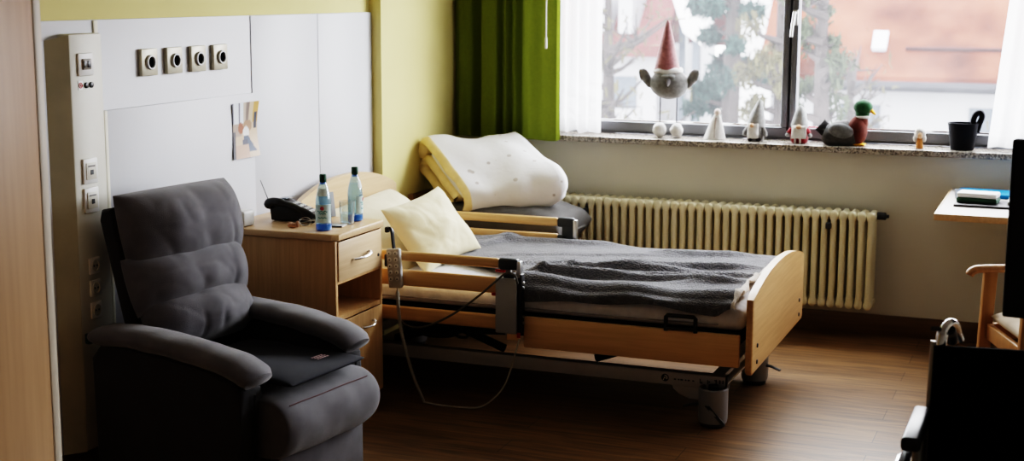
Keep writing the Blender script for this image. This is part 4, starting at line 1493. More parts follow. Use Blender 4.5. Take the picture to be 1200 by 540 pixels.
# tall bird gnome on wire legs
t = thing('felt_bird_figure', 'tall grey felt bird with pointed pink hat on wire legs on the sill', 'figurine', (-1.925, 7.10, ZS), R(10))
b = MB(); b.ball((0, 0, 0.272), 0.090, 1.10, 0.88, 0.88, 24, 16, lump=0.05, ls=22)
b.obj('body', M_felt_grey, t, angle=180)
b = MB(); b.lathe([(0.064, 0.334), (0.066, 0.342), (0.050, 0.41), (0.030, 0.50), (0.012, 0.575), (0.002, 0.592)], 20, M=T(-0.012, 0, 0) @ RY(0))
b.obj('hat', M_felt_pink, t, 'pointed dusty pink hat')
b = MB()
b.tube([(-0.006 + 0.062 * math.cos(a), 0.055 * math.sin(a), 0.336 + 0.004 * math.sin(5 * a)) for a in [i * math.pi / 12 for i in range(24)]], 0.015, 8, loop=True)
b.obj('hat_brim', M_felt_white, t, 'white fluffy brim')
for s in (-1, 1):
    b = MB()
    b.ball((s * 0.118, -0.006, 0.305), 0.040, 0.62, 0.42, 1.15, 16, 12, M=RY(s * 24), lump=0.06, ls=40)
    b.ball((s * 0.140, -0.010, 0.316), 0.024, 0.55, 0.45, 1.25, 12, 10, M=RY(s * 10), lump=0.06, ls=40)
    b.ball((s * 0.097, -0.004, 0.272), 0.022, 1.0, 0.6, 1.0, 12, 8)
    b.obj('wing', M_felt_grey, t, angle=180)
b = MB(); b.tube([(0.0, -0.066, 0.290), (0.002, -0.108, 0.262)], [0.019, 0.004], 10)
b.obj('beak', mat('dark_grey_felt', (0.12, 0.11, 0.11), 0.9), t)
b = MB(); b.ball((-0.012, -0.068, 0.312), 0.016, 1.4, 0.7, 0.6, 12, 8); b.ball((0.014, -0.068, 0.312), 0.016, 1.4, 0.7, 0.6, 12, 8)
b.obj('brow_tuft', M_felt_lgrey, t)
for s in (-1, 1):
    b = MB(); b.tube([(s * 0.042, 0, 0.02), (s * 0.042, 0, 0.215)], 0.0036, 6)
    b.obj('leg', M_wire, t, 'thin wire leg')
    b = MB(); b.ball((s * 0.044, -0.01, 0.036), 0.038, 0.9, 0.9, 0.95, 18, 14, lump=0.22, ls=38)
    b.obj('foot', M_felt_white, t, 'white fluffy foot', angle=180)
# small white felt tree
t = thing('felt_tree_figure', 'small white felt cone figure right of the tall bird', 'figurine', (-1.685, 7.10, ZS))
b = MB()
rings = []
for i in range(14):
    f = i / 13
    rr = 0.043 * (1 - f) ** 0.75 + 0.012
    ring = []
    for k in range(24):
        a = 2 * math.pi * k / 24
        q = rr * (1 + 0.10 * math.sin(3 * a) * (1 - f))
        ring.append((q * math.cos(a) + 0.012 * f, q * 0.8 * math.sin(a), 0.0 + 0.125 * f))
    rings.append(ring)
b.loft(rings)
b.obj('cone_body', M_felt_white, t, angle=60)
b = MB(); b.ball((0.014, 0, 0.135), 0.017, 1, 1, 1.1, 14, 10, lump=0.05)
b.obj('head', mat('pinkish_white_felt', (0.70, 0.60, 0.56), 0.95), t)
b = MB(); b.tube([(0.010, -0.040, 0.01), (0.008, -0.030, 0.05), (0.012, -0.018, 0.11)], 0.005, 8)
b.obj('front_seam', mat('greyish_felt', (0.42, 0.36, 0.34), 0.95), t)
# grey gnome
t = thing('grey_gnome_figure', 'grey gnome figurine with tall grey hat left of the window mullion', 'figurine', (-1.475, 7.10, ZS))
b = MB(); b.lathe([(0.036, 0.0), (0.042, 0.008), (0.043, 0.05), (0.034, 0.085), (0.002, 0.09)], 22)
b.obj('body', M_felt_grey, t)
b = MB()
hp = [((0.0, 0), 0.043, 0.075), ((0.002, 0), 0.044, 0.092), ((0.006, 0), 0.034, 0.135), ((0.012, 0), 0.022, 0.170), ((0.016, 0), 0.011, 0.196), ((0.015, 0), 0.002, 0.206)]
b.loft([[(c[0] + r_ * math.cos(2 * math.pi * k / 20), c[1] + r_ * math.sin(2 * math.pi * k / 20), z) for k in range(20)] for c, r_, z in hp])
b.obj('hat', M_felt_lgrey, t, 'tall light grey hat')
b = MB(); b.puff(0.028, 0.038, 0.014, T(-0.006, -0.040, 0.052) @ RX(90), p=2.2, nu=12, nv=12, lump=0.01, ls=40)
b.obj('beard', M_felt_white, t, 'white beard', angle=180)
b = MB(); b.ball((-0.010, -0.050, 0.080), 0.011, seg=12, rings=8)
b.obj('nose', M_skin, t)
for s in (-1, 1):
    b = MB(); b.tube([(s * 0.036, -0.008, 0.065), (s * 0.050, -0.016, 0.042), (s * 0.052, -0.022, 0.026)], [0.012, 0.012, 0.010], 10)
    b.obj('arm', M_felt_grey, t)
b = MB()
for s in (-1, 1):
    b.ball((s * 0.020, -0.030, 0.010), 0.014, 1, 1.3, 0.7, 10, 8)
b.obj('boot', M_felt_black, t)
# red gnome
t = thing('red_gnome_figure', 'red gnome figurine with pale knitted hat right of the window mullion', 'figurine', (-1.255, 7.085, ZS))
b = MB(); b.lathe([(0.034, 0.0), (0.042, 0.010), (0.046, 0.05), (0.038, 0.080), (0.002, 0.085)], 22)
b.obj('body', M_felt_red, t)
b = MB()
hp = [((0, 0), 0.041, 0.078), ((0, 0), 0.043, 0.092), ((0.0, 0), 0.034, 0.120), ((0.002, 0), 0.027, 0.150), ((0.002, 0), 0.016, 0.172), ((0.0, 0), 0.004, 0.184)]
b.loft([[(c[0] + r_ * math.cos(2 * math.pi * k / 20), c[1] + r_ * math.sin(2 * math.pi * k / 20), z) for k in range(20)] for c, r_, z in hp])
b.obj('hat', M_felt_lgrey, t, 'pale grey hat')
b = MB(); b.puff(0.036, 0.032, 0.014, T(0.004, -0.040, 0.056) @ RX(90), p=2.2, nu=12, nv=12, lump=0.01, ls=40)
b.obj('beard', M_felt_white, t, 'white beard', angle=180)
b = MB(); b.ball((0.004, -0.050, 0.082), 0.012, 1.3, 1, 0.9, seg=12, rings=8)
b.obj('nose', M_skin, t)
for s in (-1, 1):
    b = MB(); b.tube([(s * 0.038, -0.01, 0.068), (s * 0.052, -0.02, 0.048)], [0.012, 0.010], 10)
    h = b.obj('arm', M_felt_red, t)
    b = MB(); b.ball((s * 0.054, -0.022, 0.040), 0.011, seg=10, rings=8)
    b.obj('mitten', M_felt_lgrey, h)
b = MB()
for s in (-0.012, 0.012):
    b.tube([(s, -0.046, 0.002), (s, -0.047, 0.032)], 0.005, 8)
b.obj('leg_stripe', M_felt_white, t)
# duck
t = thing('felt_duck', 'felt mallard duck with green head sitting on the window sill', 'figurine', (-1.030, 7.075, ZS))
b = MB()
path = smooth_path([(-0.100, 0, 0.060), (-0.070, 0, 0.050), (-0.02, 0, 0.052), (0.02, 0, 0.060), (0.045, 0, 0.074), (0.052, 0, 0.090)], 5)
n = len(path)
rad = [0.024 + 0.043 * math.sin(math.pi * min(1, 0.10 + 0.85 * i / n)) ** 0.8 for i in range(n)]
b.tube(path, [r_ * 1.05 for r_ in rad], 18, r2=rad)
b.obj('body', mat('dark_duck_felt', (0.075, 0.072, 0.07), 0.95, var=0.25, vscale=60, bump=0.5, bscale=300, sheen=0.2), t, angle=180)
b = MB(); b.ball((0.056, 0, 0.074), 0.064, 0.75, 1.0, 1.10, 18, 14); b.ball((0.074, 0, 0.112), 0.040, 0.80, 0.85, 1.05, 14, 10)
b.obj('breast', M_felt_brown, t, 'maroon breast', angle=180)
b = MB(); b.tube([(0.078 + 0.027 * math.cos(a), 0.027 * math.sin(a), 0.139) for a in [i * math.pi / 9 for i in range(18)]], 0.007, 8, loop=True)
b.obj('neck_ring', M_felt_white, t, 'white neck ring')
b = MB(); b.ball((0.075, 0, 0.158), 0.036, 0.95, 0.85, 1.0, 16, 12); b.ball((0.078, 0, 0.186), 0.044, 1.05, 0.85, 0.86, 18, 14)
b.obj('head', M_felt_green, t, 'green head', angle=180)
b = MB(); b.tube([(0.100, 0, 0.180), (0.120, 0, 0.168), (0.138, 0, 0.152)], [0.018, 0.014, 0.006], 12, r2=[0.016, 0.010, 0.004])
b.obj('bill', M_felt_yellow, t)
b = MB(); b.ball((0.098, -0.024, 0.190), 0.004, seg=8, rings=6); b.ball((0.098, 0.024, 0.190), 0.004, seg=8, rings=6)
b.obj('eye', M_black, t)
for s in (-1, 1):
    b = MB(); b.ball((-0.014, s * 0.058, 0.072), 0.056, 1.12, 0.36, 0.66, 18, 14, M=RY(10), lump=0.05, ls=40)
    b.obj('wing', mat('duck_wing_felt', (0.19, 0.195, 0.20), 0.95, var=0.25, vscale=60, bump=0.5, bscale=300, sheen=0.2), t, angle=180)
b = MB(); b.puff(0.034, 0.034, 0.016, T(-0.098, -0.006, 0.074) @ RY(40) @ RX(70), p=2, nu=12, nv=12)
b.ball((-0.104, -0.012, 0.062), 0.021, 1.0, 0.8, 1.0, 12, 10)
b.obj('tail', M_felt_black, t)
b = MB(); b.puff(0.028, 0.016, 0.006, T(0.068, -0.018, 0.006), p=2.4, nu=10, nv=8); b.puff(0.028, 0.016, 0.006, T(0.068, 0.020, 0.006), p=2.4, nu=10, nv=8)
b.tube([(0.064, -0.016, 0.008), (0.062, -0.014, 0.03)], 0.008, 8)
b.obj('foot', M_felt_yellow, t)
# tiny figure
t = thing('tiny_wooden_figure', 'tiny tan figurine with white woolly head between duck and black pot', 'figurine', (-0.680, 7.06, ZS))
b = MB(); b.lathe([(0.016, 0), (0.018, 0.006), (0.013, 0.035), (0.010, 0.06)], 14)
b.obj('body', M_tan_wood, t)
b = MB(); b.ball((-0.001, 0.004, 0.072), 0.027, 1, 0.9, 1.0, 14, 10, lump=0.12, ls=60)
b.ball((-0.020, 0.004, 0.046), 0.012, 1, 0.8, 1.4, 10, 8); b.ball((0.018, 0.004, 0.046), 0.012, 1, 0.8, 1.4, 10, 8)
b.obj('woolly_hair', M_felt_white, t, angle=180)
b = MB(); b.ball((0.002, -0.016, 0.062), 0.013, 0.9, 0.9, 1.2, 10, 8)
b.obj('face', M_skin, t)
# black pot
t = thing('black_pot', 'black bucket shaped pot with a loop handle on the right of the sill', 'pot', (-0.487, 7.085, ZS))
b = MB()
b.lathe([(0.002, 0.002), (0.050, 0.0), (0.053, 0.004), (0.072, 0.122), (0.073, 0.127), (0.069, 0.127), (0.050, 0.012), (0.002, 0.010)], 32, caps=False)
M_pot = mat('black_matt_ceramic', (0.007, 0.0075, 0.012), 0.7, spec=0.25)
b.obj('pot_body', M_pot, t)
b = MB()
b.tube(smooth_path([(0.062, -0.002, 0.085), (0.072, -0.002, 0.125), (0.082, -0.002, 0.158), (0.074, -0.002, 0.176), (0.056, -0.002, 0.170), (0.046, -0.002, 0.150), (0.044, 0.0, 0.132), (0.055, 0, 0.112)], 6), 0.010, 8, r2=0.014)
b.obj('loop_handle', M_pot, t)

#RIGHT
# ------------------------------------------------------------------ table, chair, television, wheelchair on the right
tb_ = thing('table', 'pale beech table in front of the window wall at the right', 'table', (0, 0, 0))
b = MB(); b.box(-0.515, 0.60, 6.16, 7.0, 0.715, 0.740, 0.004)
b.obj('tabletop', mat('pale_grey_laminate', (0.50, 0.46, 0.43), 0.45), tb_)
b = MB(); b.box(-0.519, 0.60, 6.154, 6.1605, 0.712, 0.7405, 0.002); b.box(-0.521, -0.5145, 6.154, 7.0, 0.712, 0.7405, 0.002)
b.obj('edge_band', M_pale_y, tb_, 'beech edge band')
M_ped = mat('pale_grey_metal', (0.42, 0.40, 0.36), 0.5, 0.0)
b = MB(); b.box(-0.155, -0.05, 6.50, 6.58, 0.03, 0.715, 0.006)
b.obj('pedestal', M_ped, tb_)
b = MB(); b.box(0.42, 0.50, 6.50, 6.58, 0.03, 0.715, 0.006)
b.obj('pedestal', M_ped, tb_)
b = MB(); b.box(-0.16, 0.52, 6.30, 6.80, 0.0, 0.03, 0.006)
b.obj('foot_plate', M_ped, tb_)
TZ = 0.7405
b = MB(); b.box(-0.20, 0.20, -0.09, 0.09, 0, 0.018, 0.003)
o = tag(b.obj('blue_folder', mat('bright_blue_folder', (0.0, 0.17, 0.42), 0.65, spec=0.2)), 'bright blue folder at the back of the table', 'folder'); o.location = (-0.275, 6.80, TZ); o.rotation_euler = (0, 0, R(-3))
b = MB(); b.box(-0.19, 0.19, -0.10, 0.10, 0, 0.010, 0.002)
o = tag(b.obj('dark_booklet', mat('dark_cover', (0.035, 0.03, 0.035), 0.5)), 'dark flat booklet lying under the small green and white pack', 'booklet'); o.location = (-0.27, 6.49, TZ); o.rotation_euler = (0, 0, R(-2))
pk = thing('small_pack', 'small white pack with dark green underside on the dark booklet', 'pack', (-0.368, 6.50, TZ + 0.0105), R(-6))
b = MB(); b.box(-0.085, 0.085, -0.05, 0.05, 0, 0.022, 0.006); b.obj('pack_base', mat('dark_green_card', (0.03, 0.09, 0.05), 0.5), pk)
b = MB(); b.box(-0.084, 0.084, -0.05, 0.05, 0.022, 0.044, 0.007); b.obj('pack_lid', M_white, pk)
b = MB(); b.box(-0.09, 0.09, -0.07, 0.07, 0, 0.014, 0.002)
o = tag(b.obj('paper_stack', mat('white_paper', (0.70, 0.70, 0.70), 0.7)), 'stack of white papers right of the small pack', 'papers'); o.location = (-0.155, 6.52, TZ + 0.0105)
b = MB(); b.lathe([(0.020, 0), (0.022, 0.002), (0.022, 0.045), (0.0205, 0.045), (0.0205, 0.004), (0.001, 0.004)], 20, caps=False)
o = tag(b.obj('clear_cup', glass_mat('clear_plastic', (0.85, 0.88, 0.92), 0.8)), 'tiny clear cup at the left of the blue folder', 'cup'); o.location = (-0.455, 6.64, TZ)

ch = thing('wooden_armchair', 'wooden armchair in front of the table at the right edge', 'chair', (-0.338, 5.675, 0), R(20))
M_ch = wood('orange_beech_chair', (0.36, 0.19, 0.075), (0.44, 0.24, 0.10), 'Z')
for y in (0.0, -0.46):
    b = MB()
    b.tube(smooth_path([(0.0, y, 0.580), (0.012, y, 0.598), (0.06, y, 0.607), (0.26, y, 0.607), (0.47, y, 0.600)], 5), [0.012] + [0.022] * 20, 12, r2=[0.014] + [0.016] * 20, up=(0, 0, 1))
    b.obj('armrest', M_ch, ch)
    b = MB(); b.prism([(0.038, y - 0.016, 0.0), (0.078, y - 0.016, 0.0), (0.105, y - 0.016, 0.598), (0.055, y - 0.016, 0.598)], (0, 0.032, 0), 0.004)
    b.obj('leg', M_ch, ch)
    b = MB(); b.prism([(0.49, y - 0.016, 0.0), (0.525, y - 0.016, 0.0), (0.485, y - 0.016, 0.45), (0.54, y - 0.016, 0.95), (0.51, y - 0.016, 0.95), (0.445, y - 0.016, 0.45)], (0, 0.032, 0), 0.004)
    b.obj('leg', M_ch, ch)
b = MB(); b.box(0.08, 0.47, -0.012, 0.012, 0.335, 0.395, 0.004)
b.obj('seat_rail', M_ch, ch)
b = MB(); b.box(0.08, 0.47, -0.472, -0.448, 0.335, 0.395, 0.004)
b.obj('seat_rail', M_ch, ch)
b = MB(); b.box(0.072, 0.096, -0.45, -0.01, 0.335, 0.395, 0.004)
b.obj('seat_rail', M_ch, ch)
b = MB(); b.puff(0.20, 0.21, 0.032, T(0.285, -0.23, 0.426), p=6)
b.obj('seat_cushion', mat('beige_seat_cloth', (0.48, 0.40, 0.30), 0.8), ch, angle=180)
b = MB(); b.box(0.47, 0.505, -0.43, -0.03, 0.62, 0.92, 0.012)
b.obj('backrest', mat('beige_back_cloth', (0.48, 0.40, 0.30), 0.8), ch)

tv = thing('television', 'black flat screen television cut off by the right edge of the picture', 'television', (-0.142, 3.80, 0.0), R(-6))
b = MB(); b.box(0.0, 0.78, 0.0, 0.035, 0.832, 1.287, 0.006)
b.obj('screen_housing', M_black_matt, tv)
b = MB(); b.box(0.012, 0.768, -0.002, 0.001, 0.85, 1.275)
b.obj('screen', mat('dark_screen', (0.006, 0.006, 0.007), 0.35), tv, smooth=False)
b = MB(); b.box(0.30, 0.50, 0.035, 0.06, 0.95, 1.15, 0.004); b.tube([(0.4, 0.06, 1.05), (0.4, 0.12, 1.05), (0.4, 0.12, 2.53)], 0.022, 10); b.box(0.32, 0.48, 0.04, 0.20, 2.53, 2.5495)
b.obj('ceiling_mount', M_black, tv)

wc = thing('wheelchair', 'folding wheelchair with black backrest in the lower right foreground', 'wheelchair', (0, 0, 0))
M_blackcloth = mat('black_nylon', (0.004, 0.004, 0.004), 0.9, var=0.1, spec=0.1)
M_wframe = mat('silver_grey_frame', (0.42, 0.40, 0.36), 0.35, 0.5)
b = MB()
b.grid(lambda u, v: (-0.288 + 0.53 * u, 3.575 + 0.05 * math.sin(math.pi * u) * 0.6 + 0.05 * v - 0.03, 0.42 + 0.372 * v), 12, 8)
o = b.obj('backrest', M_blackcloth, wc, angle=180)
md = o.modifiers.new('Solidify', 'SOLIDIFY'); md.thickness = 0.03
b = MB(); b.grid(lambda u, v: (-0.27 + 0.49 * u, 3.15 + 0.42 * v, 0.47 - 0.02 * math.sin(math.pi * u)), 10, 8)
o = b.obj('seat', M_blackcloth, wc, angle=180)
md = o.modifiers.new('Solidify', 'SOLIDIFY'); md.thickness = 0.02
for x in (-0.288, 0.242):
    b = MB()
    b.tube([(x, 3.585, 0.06), (x, 3.56, 0.42), (x + 0.002, 3.605, 0.80)], 0.012, 10)
    b.tube([(x, 3.56, 0.50), (x, 3.10, 0.50), (x, 3.06, 0.46), (x, 2.98, 0.12)], 0.012, 10)
    b.tube([(x, 3.56, 0.25), (x, 3.08, 0.25)], 0.011, 10)
    b.obj('side_frame', M_wframe, wc)
    b = MB()
    xh = x + 0.020
    b.tube(smooth_path([(x + 0.014, 3.600, 0.770), (x + 0.018, 3.606, 0.815), (x + 0.024, 3.614, 0.836), (x + 0.036, 3.632, 0.844), (x + 0.046, 3.655, 0.830), (x + 0.050, 3.67, 0.81), (x + 0.056, 3.68, 0.79)], 6), [0.0145] * 8 + [0.011] * 29, 12)
    pg = b.obj('push_handle', M_chrome, wc, 'chrome push handle')
    b = MB()
    b.tube(smooth_path([(x + 0.034, 3.624, 0.826), (x + 0.038, 3.64, 0.812), (x + 0.040, 3.65, 0.79)], 5), 0.013, 10)
    b.obj('grip', M_black, pg)
    b = MB(); b.tube([(x + 0.012, 3.604, 0.832), (x - 0.010, 3.604, 0.830)], 0.006, 8)
    b.obj('brake_stub', M_anthracite, pg)
    b = MB()
    xa = x - 0.016 if x < 0 else x + 0.016
    b.box(xa - 0.022, xa + 0.022, 3.285, 3.575, 0.608, 0.642, 0.010, 3)
    ap = b.obj('armrest', M_black, wc, 'glossy black armrest pad')
    b = MB()
    b.tube([(xa + 0.004, 3.40, 0.61), (xa + 0.006, 3.40, 0.50), (x, 3.40, 0.48)], 0.011, 10)
    b.obj('armrest_support', M_wframe, ap)
    b = MB(); b.tube([(xa, 3.56, 0.61), (xa, 3.56, 0.50), (x, 3.56, 0.48)], 0.011, 10)
    b.obj('armrest_support', M_wframe, ap)
    xw = x - 0.045 if x < 0 else x + 0.045
    b = MB()
    b.tube([(xw, 3.58 + 0.262 * math.cos(a), 0.2745 + 0.262 * math.sin(a)) for a in [i * math.pi / 24 for i in range(48)]], 0.012, 8, loop=True)
    wh = b.obj('rear_wheel', M_black, wc)
    b = MB()
    b.tube([(xw - 0.022 if x < 0 else xw + 0.022, 3.58 + 0.225 * math.cos(a), 0.2745 + 0.225 * math.sin(a)) for a in [i * math.pi / 24 for i in range(48)]], 0.007, 8, loop=True)
    b.obj('hand_rim', M_chrome, wh)
    b = MB()
    for k in range(18):
        a = k * math.pi / 9
        b.tube([(xw, 3.58, 0.2745), (xw, 3.58 + 0.258 * math.cos(a), 0.2745 + 0.258 * math.sin(a))], 0.0018, 5)
    b.tube([(xw - 0.025, 3.58, 0.2745), (xw + 0.025, 3.58, 0.2745)], 0.025, 12)
    b.obj('spoke', M_steel, wh)
    b = MB()
    b.lathe([(0.06, -0.014), (0.072, -0.010), (0.072, 0.010), (0.06, 0.014)], 20, M=T(x, 3.02, 0.0735) @ RY(90))
    b.obj('front_caster', M_black, wc)
    b = MB(); b.box(min(x, x * 0.35), max(x, x * 0.35), 2.86, 3.0, 0.10, 0.112, 0.003)
    b.obj('foot_plate', M_black, wc)
b = MB(); b.tube([(-0.288, 3.35, 0.25), (0.242, 3.35, 0.47)], 0.011, 8); b.tube([(-0.288, 3.38, 0.47), (0.242, 3.38, 0.25)], 0.011, 8)
b.obj('cross_brace', M_wframe, wc)

#OUTSIDE
# ------------------------------------------------------------------ outside the window
b = MB(); b.box(-90, 60, 9, 140, -5.6, -5.5)
struct(b.obj('ground_outside', mat('pale_frosty_ground', (0.22, 0.22, 0.21), 0.9, var=0.2, vscale=0.4, spec=0.05), smooth=False))
M_roof = mat('weathered_red_roof_tiles', (0.082, 0.0225, 0.0125), 0.85, var=0.75, vscale=0.9, detail=8, spec=0.05)
M_render = mat('white_house_render', (0.25, 0.25, 0.265), 0.9, var=0.05, vscale=2, spec=0.05)
M_ext_glass = mat('dark_house_window', (0.06, 0.07, 0.085), 0.2, var=0.1, spec=0.05)
hs = thing('red_roofed_house', 'white house with a large red tiled roof outside the right window', 'house', (0, 0, 0))
HX0, HX1, HY, HE = -5.4, 12.0, 26.0, -0.03
b = MB(); b.box(HX0 + 0.3, HX1 - 0.3, HY + 0.4, HY + 9.5, -5.5, HE + 0.3)
wl = b.obj('house_wall', M_render, hs, smooth=False)
b = MB(); b.prism([(HX0, HY - 0.1, HE), (HX0, HY + 5.0, HE + 5.4), (HX0, HY + 10.1, HE), (HX0, HY + 10.1, HE + 0.25), (HX0, HY + 5.0, HE + 5.68), (HX0, HY - 0.1, HE + 0.22)], (HX1 - HX0, 0, 0))
rf = b.obj('roof', M_roof, hs, smooth=False)
b = MB(); b.tube([(HX0, HY - 0.12, HE + 0.05), (HX1, HY - 0.12, HE + 0.05)], 0.09, 8)
b.obj('gutter', mat('grey_zinc_gutter', (0.025, 0.025, 0.028), 0.5, spec=0.05), rf)
def roof_pt(x, f, lift):
    return (x, HY - 0.1 + 5.1 * f - lift * 0.72, HE + 0.22 + 5.46 * f + lift * 0.69)
b = MB()
b.prism([roof_pt(-3.42, 0.072, 0.04), roof_pt(-3.18, 0.072, 0.04), roof_pt(-3.18, 0.126, 0.04), roof_pt(-3.42, 0.126, 0.04)], (0, -0.06, 0.06))
b.obj('roof_window', mat('bright_skylight', (0.4, 0.42, 0.46), 0.4, spec=0.05), rf, 'pale roof window', smooth=False)
b = MB()
b.prism([roof_pt(-2.85, 0.080, 0.0), roof_pt(4.0, 0.080, 0.0), roof_pt(4.0, 0.085, 0.0), roof_pt(-2.85, 0.085, 0.0)], (0, -0.05, 0.05))
b.obj('snow_guard', mat('dark_snow_guard', (0.03, 0.014, 0.012), 0.8, spec=0.05), rf, smooth=False)
for x in (-3.6, -1.38, 1.2):
    b = MB(); b.box(x - 0.35, x + 0.35, HY + 0.36, HY + 0.41, -1.5, -0.35)
    f = b.obj('house_window', M_ext_glass, wl, smooth=False)
# left house, seen through branches
h2 = thing('pink_gabled_house', 'pinkish red roofed house outside the left window behind the branches', 'house', (0, 0, 0))
b = MB(); b.box(-13.5, -8.55, 30.5, 36, -5.5, 0.35)
w2 = b.obj('house_wall', M_render, h2, smooth=False)
b = MB(); b.prism([(-14, 30.0, 0.25), (-14, 33.5, 3.6), (-14, 36.8, 0.25), (-14, 36.8, 0.5), (-14, 33.5, 3.9), (-14, 30.0, 0.5)], (5.75, 0, 0))
b.obj('roof', mat('pale_red_roof', (0.085, 0.028, 0.026), 0.85, var=0.5, vscale=0.8, detail=8, spec=0.05), h2, smooth=False)
for (x0, x1, z0, z1) in ((-9.25, -8.95, 0.75, 1.6), (-9.75, -9.5, 0.75, 1.6)):
    b = MB(); b.box(x0, x1, 29.9, 31.5, z0, z1)
    b.obj('dormer', M_render, h2, 'white dormer', smooth=False)
b = MB(); b.box(-9.5, -9.0, 30.46, 30.5, -0.9, -0.2)
b.obj('house_window', M_ext_glass, w2, smooth=False)
# white slab and white block made up to stand for two bright light patches
s1 = thing('bright_patch_slab', 'white slanting slab standing in for a bright light patch behind the bare branches', 'bright patch', (0, 0, 0))
M_bright = mat('bright_patch_white', (0.6, 0.6, 0.61), 0.6, var=0.03, spec=0.05)
b = MB()
b.prism([(-8.35, 30, 2.2), (-7.95, 30, 2.05), (-7.22, 30, 0.95), (-7.45, 30, 0.50), (-7.85, 30, 0.78)], (0, 1.5, 0.9), 0.02)
b.obj('roof', M_bright, s1, smooth=False)  # added slanting slab, white to stand in for the bright patch
b = MB()
b.box(-7.75, -7.6, 30.4, 30.6, -5.5, 0.9); b.box(-8.2, -8.05, 31.0, 31.2, -5.5, 1.9)
b.obj('added_patch_post', M_ext_glass, s1, smooth=False)
s2 = thing('bright_patch_block', 'white block standing in for a bright light patch between the evergreen trees', 'house', (0, 0, 0))  # made-up block, white to imitate the second bright patch
b = MB(); b.box(-7.1, -6.15, 31, 34, -5.5, 1.2); b.obj('patch_wall', M_bright, s2, smooth=False)
b = MB(); b.prism([(-7.2, 30.9, 1.2), (-6.6, 30.9, 2.0), (-6.05, 30.9, 1.2)], (0, 3.2, 0)); b.obj('roof', M_bright, s2, smooth=False)  # top of the added block, white to stand in for the second bright patch

M_bark = mat('grey_brown_bark', (0.030, 0.026, 0.025), 0.9, var=0.3, vscale=3, spec=0.05)
def leaf_cloud(centers, n, size, m, name, parent, rnd, asp=0.4):
    b = MB()
    for _ in range(n):
        c, r_, hz = rnd.choice(centers)
        while True:
            p = Vector((rnd.uniform(-1, 1), rnd.uniform(-1, 1), rnd.uniform(-1, 1)))
            if p.length <= 1: break
        p = Vector(c) + Vector((p.x * r_, p.y * r_, p.z * hz))
        s = size * rnd.uniform(0.5, 1.3)
        q = Euler((rnd.uniform(0, 6), rnd.uniform(0, 6), rnd.uniform(0, 6))).to_matrix()
        vs = [b.bm.verts.new(p + q @ Vector(v)) for v in ((-s, -s * asp, 0), (s, -s * asp, 0), (s, s * asp, 0), (-s, s * asp, 0))]
        b.bm.faces.new(vs)
    return b.obj(name, m, parent, smooth=False)
def tree(x, y, h, spread, m, label, name, n, seed, leafsize=0.14, cone=False):
    rnd = random.Random(seed)
    t = thing(name, label, 'tree', (x, y, -5.5), group='trees outside the window')
    b = MB()
    b.tube([(0, 0, 0), (0.1, 0, h * 0.5), (0.0, 0.1, h * 0.97)], [0.22, 0.14, 0.03], 8)
    cl = []
    for k in range(46):
        z = h * (0.25 + 0.72 * rnd.random())
        a = rnd.uniform(0, 6.28)
        ln = spread * (1.15 - z / h if cone else 0.5 + 0.6 * rnd.random()) * rnd.uniform(0.6, 1.1)
        e = Vector((math.cos(a) * ln, math.sin(a) * ln, z + (-0.1 if cone else 0.5) * ln))
        mid_ = Vector((math.cos(a) * ln * 0.5, math.sin(a) * ln * 0.5, z + 0.15 * ln))
        b.tube([(0.05, 0, z), mid_, e], [0.05, 0.03, 0.008], 5)
        for j in range(3):
            e2 = mid_ + Vector((rnd.uniform(-1, 1), rnd.uniform(-1, 1), rnd.uniform(-0.2, 1))) * ln * 0.45
            b.tube([mid_, e2], [0.018, 0.005], 4)
        cl.append((e * 0.75 + mid_ * 0.25, ln * 0.38, ln * (0.25 if cone else 0.38)))
    b.obj('trunk', M_bark, t)
    if n:
        o = leaf_cloud(cl, n, leafsize, m, 'foliage', t, rnd, 0.13 if cone else 0.22)
M_fir = mat('blue_green_needles', (0.016, 0.028, 0.025), 0.8, var=0.4, vscale=2, spec=0.05)
M_olive = mat('olive_green_leaves', (0.042, 0.038, 0.021), 0.8, var=0.4, vscale=2, spec=0.05)
M_drygreen = mat('faded_green_leaves', (0.032, 0.038, 0.024), 0.8, var=0.4, vscale=2, spec=0.05)
tree(-5.40, 23.5, 12.5, 1.0, M_fir, 'tall blue green conifer outside left of the window mullion', 'conifer_tree', 9000, 3, 0.11, True)
tree(-3.50, 18.0, 8.6, 0.58, M_olive, 'olive leaved tree outside just left of the window mullion', 'leafy_tree', 5200, 5, 0.05)
tree(-2.25, 13.5, 7.8, 0.44, M_drygreen, 'faded green tree outside just right of the window mullion', 'leafy_tree', 4200, 8, 0.045)
tree(-5.95, 18.6, 8.0, 1.2, M_olive, 'bare branched tree outside behind the tall bird figure', 'bare_tree', 500, 11, 0.06)
tree(-2.93, 20.2, 6.4, 0.9, M_olive, 'bare shrub in front of the white house outside, above the duck', 'bare_tree', 500, 13, 0.05)
tree(-1.62, 19.0, 5.3, 0.8, M_olive, 'bare shrub in front of the white house outside, above the black pot', 'bare_tree', 300, 17, 0.05)

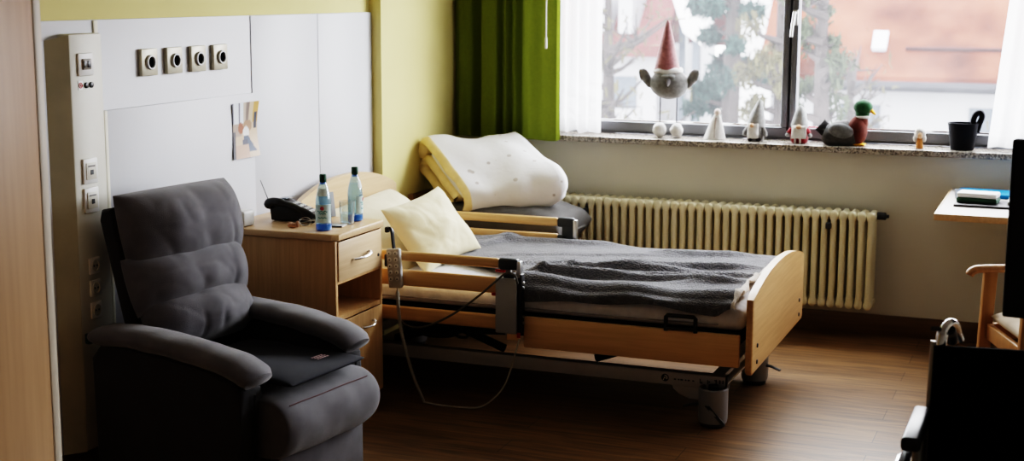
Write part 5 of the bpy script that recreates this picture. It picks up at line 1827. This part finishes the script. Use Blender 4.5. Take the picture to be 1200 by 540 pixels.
# ------------------------------------------------------------------ light
w = bpy.data.worlds.new('overcast_sky')
SC.world = w
w.use_nodes = True
nt = w.node_tree
nt.nodes.clear()
wo = nt.nodes.new('ShaderNodeOutputWorld')
bg = nt.nodes.new('ShaderNodeBackground')
tcw = nt.nodes.new('ShaderNodeTexCoord')
nz = nt.nodes.new('ShaderNodeTexNoise'); nz.inputs['Scale'].default_value = 2.0
rp = nt.nodes.new('ShaderNodeValToRGB')
rp.color_ramp.elements[0].color = (0.86, 0.91, 1.0, 1)
rp.color_ramp.elements[1].color = (1.0, 1.0, 1.0, 1)
nt.links.new(tcw.outputs['Generated'], nz.inputs['Vector'])
nt.links.new(nz.outputs[0], rp.inputs[0])
nt.links.new(rp.outputs[0], bg.inputs[0])
bg.inputs[1].default_value = 8.0
nt.links.new(bg.outputs[0], wo.inputs[0])
# the opening lets the sky light in
ld = bpy.data.lights.new('window_portal', 'AREA')
ld.shape = 'RECTANGLE'; ld.size = WX1 - WX0; ld.size_y = WZ1 - 0.915
ld.cycles.is_portal = True
lo = bpy.data.objects.new('window_portal', ld); COL.objects.link(lo)
lo.location = ((WX0 + WX1) / 2, YB + 0.30, (WZ1 + 0.915) / 2)
lo.rotation_euler = (R(-90), 0, 0)

# ------------------------------------------------------------------ camera
cd = bpy.data.cameras.new('camera')
cd.sensor_fit = 'HORIZONTAL'; cd.sensor_width = 36.0
F = 1686.29
cd.lens = F / 1200 * 36
cam = bpy.data.objects.new('camera', cd); COL.objects.link(cam)
yaw, pit, rol = R(21.35715), R(9.46702), R(0.20102)
cy, sy, cp, sp2 = math.cos(yaw), math.sin(yaw), math.cos(pit), math.sin(pit)
fwd = Vector((-sy * cp, cy * cp, -sp2)); right = Vector((cy, sy, 0)); up = right.cross(fwd)
r2 = right * math.cos(rol) + up * math.sin(rol); u2 = -right * math.sin(rol) + up * math.cos(rol)
Mc = Matrix.Identity(4)
for k in range(3):
    Mc[k][0] = r2[k]; Mc[k][1] = u2[k]; Mc[k][2] = -fwd[k]
Mc[2][3] = 1.65
cam.matrix_world = Mc
cd.clip_start = 0.05; cd.clip_end = 300
cd.dof.use_dof = True
cd.dof.focus_distance = 5.1
cd.dof.aperture_fstop = 3.5
SC.camera = cam

SC.view_settings.view_transform = 'Filmic'
SC.view_settings.look = 'Very High Contrast'
SC.view_settings.exposure = 1.15
SC.cycles.max_bounces = 10
SC.cycles.diffuse_bounces = 5
SC.cycles.transparent_max_bounces = 16
SC.cycles.sample_clamp_indirect = 8
SC.cycles.caustics_reflective = False
SC.cycles.caustics_refractive = False
SC.cycles.use_denoising = True
